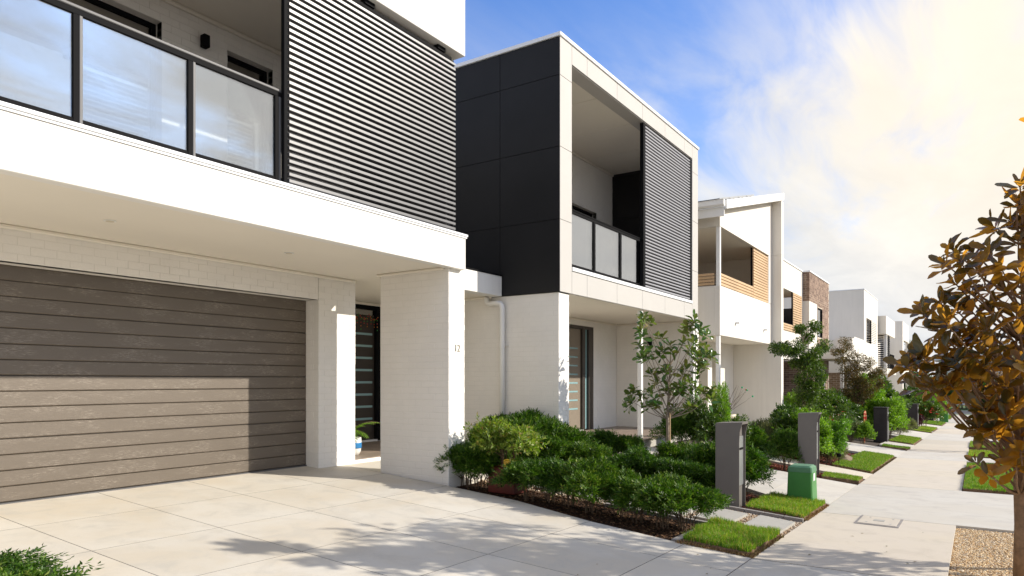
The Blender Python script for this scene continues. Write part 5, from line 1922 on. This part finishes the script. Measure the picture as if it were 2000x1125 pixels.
# planter and its lime plant
pl = thing('planter', (-5.12, 7.62, -1.45), 'dark red square planter with a yellow rim hidden in the front hedge', 'planter')
bx('tub', M['pot_red'], pl, -5.36, -4.94, 7.46, 7.78, -1.47, -1.13, 0.012)
bx('rim', M['pot_yellow'], pl, -5.10, -4.90, 7.44, 7.62, -1.12, -1.02, 0.010)
shrub('lime', -5.18, 7.60, 1.32, 'lime green leafy plant growing out of the dark red planter', cat='plant', name='plant', dz=0.37)
# bush in the near left corner
shrub('round', -4.42, 1.50, 1.12, 'bright green bush poking into the bottom left corner', zs=0.55)
shrub('round', -4.98, 1.55, 1.05, 'bright green bush at the far left edge beside the corner bush', zs=0.5)
# garden of the grey house
shrub('round', -5.10, 13.95, 1.12, 'dense round dark green bush behind the young magnolia', zs=0.95)
shrub('leafy', -4.60, 14.0, 0.85, 'glossy leafed bush right of the dense round bush', zs=1.25)
shrub('bright', -4.75, 15.3, 0.55, 'upright light green shrub by the white porch post', zs=1.9)
shrub('leafy', -4.1, 13.95, 0.78, 'loose leafy shrub between the porch post and the letterbox')
shrub('hedge', -3.8, 14.1, 0.95, 'feathery shrub just right of the near letterbox')
shrub('hedge', -3.5, 14.4, 0.72, 'feathery shrub left of the small round bush')
shrub('round', -3.05, 14.1, 0.98, 'small round dark green bush beside the second grey letterbox')
shrub('sage', -3.9, 16.6, 1.1, 'spiky grey green tuft against the white wall', zs=1.3)
shrub('bronze', -3.5, 16.5, 0.8, 'thin reddish shrub against the white wall')
shrub('sage', -4.3, 17.0, 1.1, 'spiky grey green tuft left of the reddish shrub', zs=1.2)
shrub('bright', -2.95, 15.9, 0.98, 'bright yellow green bush right of the second grey letterbox', zs=0.85)
shrub('bright', -2.75, 16.6, 0.85, 'bright green low bush behind the yellow green bush')
shrub('leafy', -3.35, 16.3, 0.9, 'glossy bush left of the second grey letterbox', zs=1.1)
shrub('leafy', -3.6, 17.3, 1.2, 'variegated leafy shrub under the slender tree', flowers='few')
shrub('leafy', -3.2, 18.2, 1.2, 'leafy shrub with pink blooms under the slender tree', flowers='few')
shrub('sage', -2.72, 16.9, 0.8, 'low silvery ground plant beside the rock')
# garden with candy canes
for x, y, kd, s_, lab, fl_ in (
        (-4.5, 25.3, 'leafy', 1.1, 'leafy rose bush with deep red blooms', 'few'),
        (-3.45, 24.8, 'sage', 1.5, 'pale grassy tussock between the candy canes', None),
        (-3.42, 25.4, 'leafy', 0.75, 'dark leafy plant beside the first black letterbox', None),
        (-4.0, 26.9, 'leafy', 1.4, 'tall leafy bush at the foot of the bronze tree', None),
        (-3.0, 24.6, 'bright', 0.6, 'low bright groundcover by the shared driveway', None),
        (-3.7, 25.6, 'bronze', 0.9, 'reddish brown shrub behind the pale tussock', None),
        (-4.2, 25.0, 'leafy', 1.6, 'bushy plant with pale blooms by the brick corner', 'few'),
        (-4.9, 24.8, 'bright', 1.2, 'light green shrub before the brown brick wall', None),
        (-2.9, 28.6, 'bright', 1.35, 'dense light green bush right behind the first black letterbox', None),
        (-2.75, 29.8, 'bright', 1.25, 'light green bush spilling towards the footpath', None),
        (-3.3, 30.5, 'bright', 1.7, 'tall light green bush beyond the first black letterbox', None),
        (-3.7, 33.5, 'leafy', 2.5, 'large dark rounded shrub before the cream houses', None),
        (-3.8, 36.5, 'leafy', 2.1, 'large bushy shrub above the second black letterbox', 'yellow'),
        (-3.9, 30.0, 'bright', 1.4, 'feathery bright shrub under the bronze tree', None),
        (-2.65, 33.0, 'sage', 1.0, 'low grey groundcover by the far driveway', None),
        (-2.75, 39.4, 'sage', 1.1, 'low grey groundcover before the second black letterbox', None)):
    shrub(kd, x, y, s_, lab, flowers=fl_)
shrub('leafy', -2.45, 44.2, 1.6, 'rose bush covered in coral red flowers', flowers='rose')
shrub('maroon', -2.75, 43.3, 0.95, 'dark maroon leaved shrub at the foot of the rose bush')
shrub('leafy', -3.3, 47.5, 2.1, 'tall rose bush with scattered bright red blooms', flowers='few')
shrub('bright', -2.8, 59.0, 2.0, 'bright shrub beyond the farthest black letterbox')
shrub('bright', -3.4, 63.0, 2.3, 'bright shrub near the utility post')
tp = thing('flower_pot', (-2.95, 57.9, gz(-2.95, 57.9)), 'terracotta flower pot near the far green utility box', 'plant pot')
lathe(MB(), -2.75, 60.6, [(0.2, gz(-2.75, 60.6)), (0.32, gz(-2.75, 60.6) + 0.55), (0.36, gz(-2.75, 60.6) + 0.55), (0.36, gz(-2.75, 60.6) + 0.62)], 14).build('pot', M['terracotta'], tp, smooth=True)
for k, (x, y, s_) in enumerate(((-9, 97, 7), (-4.5, 98.5, 5.5), (-1, 97.5, 5), (2, 99, 5.5), (5.4, 98, 6), (9, 97, 7), (13, 98, 7), (17, 97, 7))):
    shrub('leafy', x, y, s_, '%s dark shrub of the row across the end street, counted from the left' % ORD[k], 'shrubs across the end street', zs=0.75)

# ------------------------------------------------------------------ clump trees with small leaves
def at(px, py, t):
    u, v = (px - 1000) / 1360, (744 - py) / 1360
    return Vector((t * (-0.55476 + 0.83201 * u), t * (0.83201 + 0.55476 * u), t * v))


def clump_tree(base, clumps, f0, spread, matn, bark, lab, cname, L, W, per, crad, trunk_r, seed, px=True):
    g = np.random.default_rng(seed)
    rr = random.Random(seed)
    t_ = thing('tree', tuple(base), lab, 'tree')
    base = Vector(base)
    tips = []
    for (a, b) in clumps:
        for rep in range(2):
            f = f0 + rr.uniform(-spread, spread)
            tips.append(at(a + rr.uniform(-4, 4), b + rr.uniform(-4, 4), f))
    top = max(p.z for p in tips)
    leader = []
    for k in range(8):
        u = k / 7
        leader.append(Vector((base.x + 0.06 * math.sin(u * 5 + seed), base.y + 0.06 * math.cos(u * 4 + seed), base.z - 0.03 + (top - base.z) * 0.93 * u)))
    mb = MB().tube(leader, [trunk_r * (1 - 0.8 * k / 7) for k in range(8)], 8)
    mb.build('trunk', M[bark], t_, smooth=True)
    br = MB()
    Bs, Ds, Ns = [], [], []
    for p in tips:
        hd = math.hypot(p.x - base.x, p.y - base.y)
        za = max(base.z + 0.35, p.z - 0.8 * hd - 0.15)
        u = min(1, (za - base.z) / ((top - base.z) * 0.93))
        a = leader[0].lerp(leader[-1], u)
        mid = a.lerp(p, 0.5) + Vector((rr.uniform(-.06, .06), rr.uniform(-.06, .06), 0.03))
        br.tube([a, mid, p], [trunk_r * 0.33, trunk_r * 0.22, trunk_r * 0.1], 5, cap=False)
        n = int(per * rr.uniform(0.6, 1.3))
        d = unit(g.standard_normal((n, 3)))
        rd = crad * rr.uniform(0.7, 1.25) * g.random(n) ** 0.5
        P = d * rd[:, None] * np.array([1, 1, 0.8]) + np.array(p)
        Bs.append(P)
        Ds.append(d + 0.8 * g.standard_normal((n, 3)) + np.array([0, 0, 0.2]))
        Ns.append(g.standard_normal((n, 3)) * 0.6 + np.array([0, 0, 1.0]))
    br.build('branches', M[bark], t_, kind='stuff')
    B = np.concatenate(Bs)
    n = len(B)
    V, F = leaf_cards(B, np.concatenate(Ds), np.concatenate(Ns), L * (0.6 + 0.7 * g.random(n)), W * (0.7 + 0.5 * g.random(n)))
    o = link_mesh(np_mesh(cname, V, F, LG[matn]), cname, t_)
    o.matrix_parent_inverse = Matrix.Translation(-WL[t_])
    o['kind'] = 'stuff'
    return t_


clA = [(1516, 678), (1530, 681), (1545, 688), (1588, 640), (1565, 646), (1575, 660), (1560, 672), (1560, 690), (1575, 703), (1590, 690), (1606, 680), (1580, 725), (1563, 742), (1592, 755), (1575, 775), (1556, 712), (1595, 718), (1602, 738),
       (1582, 796), (1603, 788), (1570, 816), (1598, 822), (1560, 800), (1578, 750), (1585, 770), (1612, 800), (1585, 700), (1565, 765)]
clump_tree((-3.72, 19.35, gz(-3.72, 19.35)), clA, 18.2, 0.30, 'dark', 'bark', 'slender evergreen garden tree with glossy leaves before the brown brick wall', 'crown', 0.07, 0.034, 260, 0.19, 0.035, 5)
clB = [(1620 + a / 5.11, 640 + b / 5.11) for a, b in ((160, 150), (200, 190), (150, 230), (95, 235), (60, 240), (230, 270), (180, 330), (260, 350), (130, 350), (300, 320), (220, 420), (300, 420), (170, 460), (400, 330), (380, 420), (480, 440), (530, 440), (420, 470), (250, 520), (330, 500), (180, 540),
       (450, 500), (510, 560), (210, 600), (300, 600), (380, 560), (440, 620), (240, 680), (320, 680), (180, 670), (290, 750), (220, 750), (500, 580), (400, 680), (130, 660), (260, 440), (350, 620), (160, 400), (270, 560), (220, 520), (320, 560), (200, 640))]
clump_tree((-3.70, 28.5, gz(-3.7, 28.5)), clB, 25.7, 0.45, 'bronze', 'bark_dark', 'bronze and olive leaved crepe myrtle in front of the cream porch', 'crown', 0.06, 0.028, 170, 0.20, 0.035, 9)

# ------------------------------------------------------------------ magnolias with separate leaves
def leaf_shape(L, W, cup, bend, seed):
    rr = random.Random(seed)
    us = [0.0, 0.18, 0.42, 0.70, 0.91, 1.0]
    ws = [0.0, 0.50, 0.90, 1.0, 0.60, 0.0]
    V = []
    F = []
    rows = []
    for u, w in zip(us, ws):
        x = L * u
        z = -bend * L * u * u + 0.02 * L * math.sin(u * 7 + seed)
        if w == 0:
            rows.append([len(V)])
            V.append((x, 0, z))
        else:
            hw = W * w / 2
            tw = rr.uniform(-.3, .3) * hw
            rows.append([len(V), len(V) + 1, len(V) + 2])
            V += [(x, hw, z + cup * hw + tw), (x, 0, z), (x, -hw, z + cup * hw - tw)]
    for a, b in zip(rows, rows[1:]):
        if len(a) == 1:
            F += [(a[0], b[1], b[0]), (a[0], b[2], b[1])]
        elif len(b) == 1:
            F += [(a[0], a[1], b[0]), (a[1], a[2], b[0])]
        else:
            F += [(a[0], a[1], b[0]), (a[1], b[1], b[0]), (a[1], a[2], b[1]), (a[2], b[2], b[1])]
    return np.array(V), np.array(F)


def magnolia_tree(base, tips, lab, material, bark, L, W, leader_pts, leader_r, att, seed, n_leaf=(8, 11), branch_r=0.010, group=None):
    rr = random.Random(seed)
    t_ = thing('magnolia_tree', tuple(base), lab, 'tree', group)
    inv = Matrix.Translation(-WL[t_])
    MB().tube(leader_pts, leader_r, 10).build('trunk', M[bark], t_, smooth=True)
    shapes = [leaf_shape(L * s_, W * s_ * w, c, b, q) for q, (s_, w, c, b) in enumerate(((1.0, 1, .35, .10), (0.85, 1.1, .5, .22), (1.15, .95, .25, .05), (0.7, .95, .6, .02), (1.0, .9, .15, -.12), (0.95, 1.15, .75, .32), (1.1, .8, .45, -.2), (0.78, 1.2, .3, .4)))]
    meshes = [np_mesh('leaf', v, f, M[material], True) for v, f in shapes]
    leaves = []
    for tp_ in tips:
        P, A, n = tp_[:3]
        P = Vector(P)
        a0 = Vector(tp_[3]) if len(tp_) > 3 else att(P)
        thin = 0.45 if len(tp_) > 3 else 1.0
        d = (P - a0)
        mid = a0.lerp(P, 0.5) + Vector((0, 0, -0.06 * d.length)) + Vector((rr.uniform(-.03, .03), rr.uniform(-.03, .03), 0))
        b1 = MB().tube([a0, a0.lerp(mid, .5) + Vector((0, 0, -.01)), mid, mid.lerp(P, .55) + Vector((0, 0, .01)), P], [thin * branch_r * q_ for q_ in (1.15, 1, .8, .6, .4)], 6, cap=False)
        b1.build('branch', M[bark], t_, smooth=True)
        A = Vector(A).normalized()
        A = (A * 1.0 + (P - mid).normalized() * 0.8).normalized()
        u0 = A.orthogonal().normalized()
        w0 = A.cross(u0)
        ph = rr.random() * 6.28
        for k in range(n):
            th = ph + k * 2.4 + rr.uniform(-.25, .25)
            fi = R(22 + 72 * ((k + 0.5) / n) ** 0.8 + rr.uniform(-12, 12))
            rad = u0 * math.cos(th) + w0 * math.sin(th)
            D = (A * math.cos(fi) + rad * math.sin(fi)).normalized()
            N = (A - D * A.dot(D))
            N = (N.normalized() + Vector((rr.uniform(-.3, .3), rr.uniform(-.3, .3), rr.uniform(-.3, .3)))).normalized()
            N = (N - D * N.dot(D)).normalized()
            S = N.cross(D)
            q = P - A * (0.035 * k / n * 2.5) + rad * 0.006
            sc = rr.uniform(0.8, 1.1) * (0.62 if k < 2 else 1.0)
            mtx = Matrix(((D.x * sc, S.x * sc, N.x * sc, q.x), (D.y * sc, S.y * sc, N.y * sc, q.y), (D.z * sc, S.z * sc, N.z * sc, q.z), (0, 0, 0, 1)))
            leaves.append((mtx, rr.randrange(len(shapes)), q))
    def shows(l_):
        q = l_[2]
        f = -0.55476 * q.x + 0.83201 * q.y
        r_ = 0.83201 * q.x + 0.55476 * q.y
        u, v = r_ / f, q.z / f
        inside = abs(u) < 0.745 and -0.29 < v < 0.55
        return (0 if inside else 1, f)
    leaves.sort(key=shows)
    for mtx, k, q in leaves[:300]:
        o = bpy.data.objects.new('leaf', meshes[k])
        coll.objects.link(o)
        o.parent = t_
        o.matrix_parent_inverse = inv
        o.matrix_basis = mtx
    Vs, Fs = [], []
    off = 0
    for mtx, k, q in leaves[300:]:
        m3 = np.array(mtx)
        v, f = shapes[k]
        Vs.append(v @ m3[:3, :3].T + m3[:3, 3])
        Fs.append(f + off)
        off += len(v)
    if Vs:
        o = link_mesh(np_mesh('leaves', np.concatenate(Vs), np.concatenate(Fs), M[material], True), 'leaves', t_)
        o['kind'] = 'stuff'
    return t_


# the big magnolia at the right edge
rr = random.Random(21)
bx_, by_ = 0.305, 7.2
tipsp = [(1990, 350), (1985, 385), (1936, 432), (1966, 422), (1988, 460), (1930, 478), (1897, 482), (1858, 478), (1874, 498), (1842, 505), (1905, 515), (1950, 512), (1990, 525), (1862, 540), (1882, 556), (1922, 556), (1960, 560),
         (1812, 590), (1830, 580), (1802, 602), (1862, 590), (1896, 596), (1940, 600), (1982, 600), (1850, 622), (1832, 634), (1775, 692), (1800, 685), (1790, 716), (1822, 704), (1765, 704), (1846, 690), (1872, 664), (1902, 650), (1940, 655), (1982, 650),
         (1826, 744), (1800, 742), (1856, 740), (1886, 718), (1922, 706), (1962, 706), (1996, 700), (1872, 768), (1902, 756), (1942, 762), (1982, 756), (1926, 796), (1962, 806), (1992, 812), (1910, 826), (1942, 846), (1972, 856), (1996, 872),
         (1902, 894), (1930, 918), (1985, 900), (1955, 890), (1920, 680), (1960, 740), (1885, 640), (1850, 655), (1840, 720), (1910, 735), (1935, 825), (1975, 780), (1860, 700), (1890, 690), (1895, 560), (1925, 630), (1955, 680), (1985, 840)]
tips = []
for (a, b) in tipsp:
    f = 5.82 + rr.uniform(-0.5, 0.35) * (0.4 + 0.6 * (a - 1750) / 250)
    P = at(a + rr.uniform(-4, 4), b + 8, f)
    out_ = Vector((P.x - bx_, P.y - by_, 0))
    if out_.length > 0:
        out_.normalize()
    tips.append((P, out_ * 0.75 + Vector((0, 0, 0.8)), rr.randint(9, 11) if b < 620 else (rr.randint(10, 12) if b < 840 else rr.randint(6, 8))))
for k in range(66):       # the half of the crown beyond the frame, and its far side
    z = -0.75 + 2.25 * rr.random()
    rmax = 1.05 * (1 - z / 1.7) if z > 0 else 1.05 - 0.5 * (-z)
    a = rr.uniform(-1.3, 1.3) if (z > 0.25 or z < -0.25) else rr.uniform(-2.0, 1.75)
    rd = rmax * rr.uniform(0.35, 1.0)
    P = Vector((bx_ + rd * math.cos(a), by_ + rd * math.sin(a), z))
    tips.append((P, Vector((math.cos(a) * .75, math.sin(a) * .75, 0.8)), rr.randint(8, 10)))
for k in range(26):
    z = rr.uniform(1.1, 2.3)
    a = rr.uniform(-1.1, 1.1)
    rd = (2.5 - z) * rr.uniform(0.25, 0.62)
    P = Vector((bx_ + 0.12 + rd * math.cos(a), by_ + 0.1 + rd * math.sin(a), z))
    tips.append((P, Vector((math.cos(a) * .5, math.sin(a) * .5, 0.9)), 9))
lead = [Vector((bx_, by_, gz(bx_, by_) - 0.05)), Vector((bx_ + 0.004, by_, -1.2)), Vector((bx_ - 0.008, by_ + .01, -0.8)), Vector((bx_ + 0.012, by_, -0.2)), Vector((bx_ + .03, by_ + .02, 0.5)), Vector((bx_ + 0.02, by_, 1.2)), Vector((bx_ + 0.05, by_, 1.95))]
lr = [0.056, 0.047, 0.043, 0.036, 0.028, 0.02, 0.010]


def att_big(P):
    hd = math.hypot(P.x - bx_, P.y - by_)
    z = max(-0.95, min(P.z - 0.75 * hd - 0.05, 1.9))
    for p, q in zip(lead, lead[1:]):
        if p.z <= z <= q.z:
            return p.lerp(q, (z - p.z) / (q.z - p.z))
    return lead[-1].copy()


magnolia_tree((bx_, by_, gz(bx_, by_)), tips, 'large magnolia with rusty leaf undersides at the right edge, closest tree to the camera', 'mag', 'bark_warm', 0.175, 0.076, lead, lr, att_big, 33, branch_r=0.011)

# the young magnolia in the bed
rr = random.Random(5)
bx2, by2 = -4.45, 11.55
gzb = gz(bx2, by2)
tz = ((275, 140), (250, 215), (240, 310), (270, 400), (310, 365), (400, 260), (455, 310), (400, 350), (600, 160), (560, 200), (660, 210), (700, 240), (620, 290), (540, 300), (600, 370), (690, 330), (650, 440), (690, 450), (745, 390), (450, 490), (560, 470),
      (330, 510), (360, 570), (600, 570), (620, 610), (440, 620), (500, 600), (200, 620), (250, 660), (310, 640), (180, 700), (340, 720), (290, 730), (480, 740), (600, 740), (690, 640), (750, 610), (740, 680), (540, 590), (265, 120), (620, 140), (440, 600), (640, 390), (430, 470))
tips = []
for a, b in tz:
    f = 12.07 + rr.uniform(-0.35, 0.35)
    P = at(1180 + a / 3.516, 580 + b / 3.516 + 3, f)
    tips.append((P, Vector(((P.x - bx2) * .5, (P.y - by2) * .5, 0.9)), rr.randint(9, 12)))
    P2 = P + Vector((rr.uniform(-.12, .12), rr.uniform(-.15, .15), rr.uniform(-.14, .02)))
    tips.append((P2, Vector(((P2.x - bx2) * .7, (P2.y - by2) * .7, 0.6)), rr.randint(6, 8), P - Vector((0, 0, .04))))
lead2 = [Vector((bx2, by2, gzb - 0.04)), Vector((bx2, by2, -1.0)), Vector((bx2 - 0.01, by2, -0.62)), Vector((bx2 + .02, by2, -0.1)), Vector((bx2 + 0.05, by2, 0.5))]


def att_small(P):
    hd = (P - Vector((bx2, by2, P.z))).length
    z = max(-0.66, min(P.z - 0.9 * hd - 0.35, 0.3))
    for p, q in zip(lead2, lead2[1:]):
        if p.z <= z <= q.z:
            return p.lerp(q, (z - p.z) / (q.z - p.z))
    return lead2[2].copy()


mt = magnolia_tree((bx2, by2, gzb), tips, 'young staked magnolia with green leaf rosettes in the bed before the porch', 'mag_young', 'bark', 0.165, 0.072, lead2, [0.032, 0.029, 0.026, 0.016, 0.009], att_small, 12, branch_r=0.0075)
MB().tube([(bx2 + 0.05, by2 - 0.03, gzb - 0.05), (bx2 + 0.045, by2 - 0.03, -0.55)], 0.012, 6).build('stake', M['timber'], mt)

# street trees farther along the kerb-side strip
for i, (x, y, hgt) in enumerate(((0.62, 25.6, 3.0), (0.9, 42.0, 3.4), (1.1, 62.0, 3.6))):
    rr = random.Random(60 + i)
    g0 = zf(y)
    tips = []
    for k in range(44):
        z = g0 + 0.9 + (hgt - 0.9) * rr.random()
        q = (z - g0 - 0.9) / (hgt - 0.9)
        rd = (0.95 - 0.75 * q) * rr.uniform(0.5, 1)
        a = rr.random() * 6.28
        tips.append((Vector((x + rd * math.cos(a), y + rd * math.sin(a), z)), Vector((math.cos(a) * .7, math.sin(a) * .7, .8)), 8))
    ld = [Vector((x, y, g0 - .04)), Vector((x, y, g0 + 1.0)), Vector((x, y, g0 + hgt))]
    def att_(P, x=x, y=y, g0=g0, ld=ld, hgt=hgt):
        hd = math.hypot(P.x - x, P.y - y)
        z = max(g0 + .7, P.z - .8 * hd - .1)
        return Vector((x, y, z))
    magnolia_tree((x, y, g0), tips, ('street magnolia on the kerb-side strip, half hidden behind the large magnolia', 'second street magnolia farther along the kerb-side strip', 'farthest street magnolia on the kerb-side strip')[i], 'mag', 'bark', 0.14, 0.06, ld, [0.055, 0.04, 0.012], att_, 70 + i, branch_r=0.01)
# the next street tree on the kerb side, just outside the frame: its shadow dapples the driveway
rr = random.Random(17)
xs_t, ys_t = 2.3, 9.15
f_t = -0.55476 * xs_t + 0.83201 * ys_t
px_t = 1000 + 1360 * (0.83201 * xs_t + 0.55476 * ys_t) / f_t
clump_tree((xs_t, ys_t, zf(ys_t)), [(px_t + rr.gauss(0, 95), 744 - 1360 * (zf(ys_t) + 1.9 + 2.4 * rr.random()) / f_t) for _ in range(26)], f_t, 0.6, 'dark', 'bark', 'street tree on the kerb side just outside the right edge of the picture', 'crown', 0.15, 0.075, 42, 0.26, 0.045, 88)
for i, (x, y, s_) in enumerate(((-3.2, 88.0 + 8, 1.0), (6.5, 95.5, 1.1))):
    rr = random.Random(90 + i)
    g0 = -3.3
    cl_ = []
    f = -0.55476 * x + 0.83201 * y
    cxp = 1000 + 1360 * (0.83201 * x + 0.55476 * y) / f
    cl_ = [(cxp + rr.gauss(0, 12), 744 - 1360 * (g0 + 1.6 + rr.random() * 2.4) / f) for _ in range(14)]
    clump_tree((x, y, g0), cl_, f, 0.9, 'dark', 'bark', ('small tree on the far lawn straight ahead', 'small tree on the far lawn to the right')[i], 'crown', 0.16, 0.09, 90, 0.6, 0.07, 40 + i)
# a bare feathery treetop above the last roof
clump_tree((-8.2, 72, gz(-8.2, 72)), [(1783 + rr.gauss(0, 5), 672 + abs(rr.gauss(0, 9))) for _ in range(14)] + [(1783, 700), (1785, 690)], 65, 1.0, 'sage', 'bark_dark', 'wispy treetop showing beyond the last cream house', 'crown', 0.12, 0.05, 60, 0.5, 0.09, 77)

# leaf litter on the concrete
P = rand_in([(-3.2, 4.6), (-0.3, 4.6), (-0.3, 9.5), (-3.0, 6.6)], 26)
P2 = rand_in([(-0.15, 7.0), (0.6, 7.0), (0.6, 9.8), (-0.15, 9.8)], 8)
P = np.concatenate([P, P2])
n = len(P)
B = np.column_stack([P, gz_arr(P) + 0.006])
D = np.column_stack([rng.standard_normal((n, 2)), np.zeros(n)])
V, F = leaf_cards(B, D, np.tile([0, 0, 1.0], (n, 1)), 0.02 + 0.02 * rng.random(n), 0.012 + 0.01 * rng.random(n), 0.3, -0.05)
tag(link_mesh(np_mesh('leaf_litter', V, F, LG['bronze']), 'leaf_litter'), 'few small dry leaves scattered on the footpath and driveway', 'leaf litter', kind='stuff')
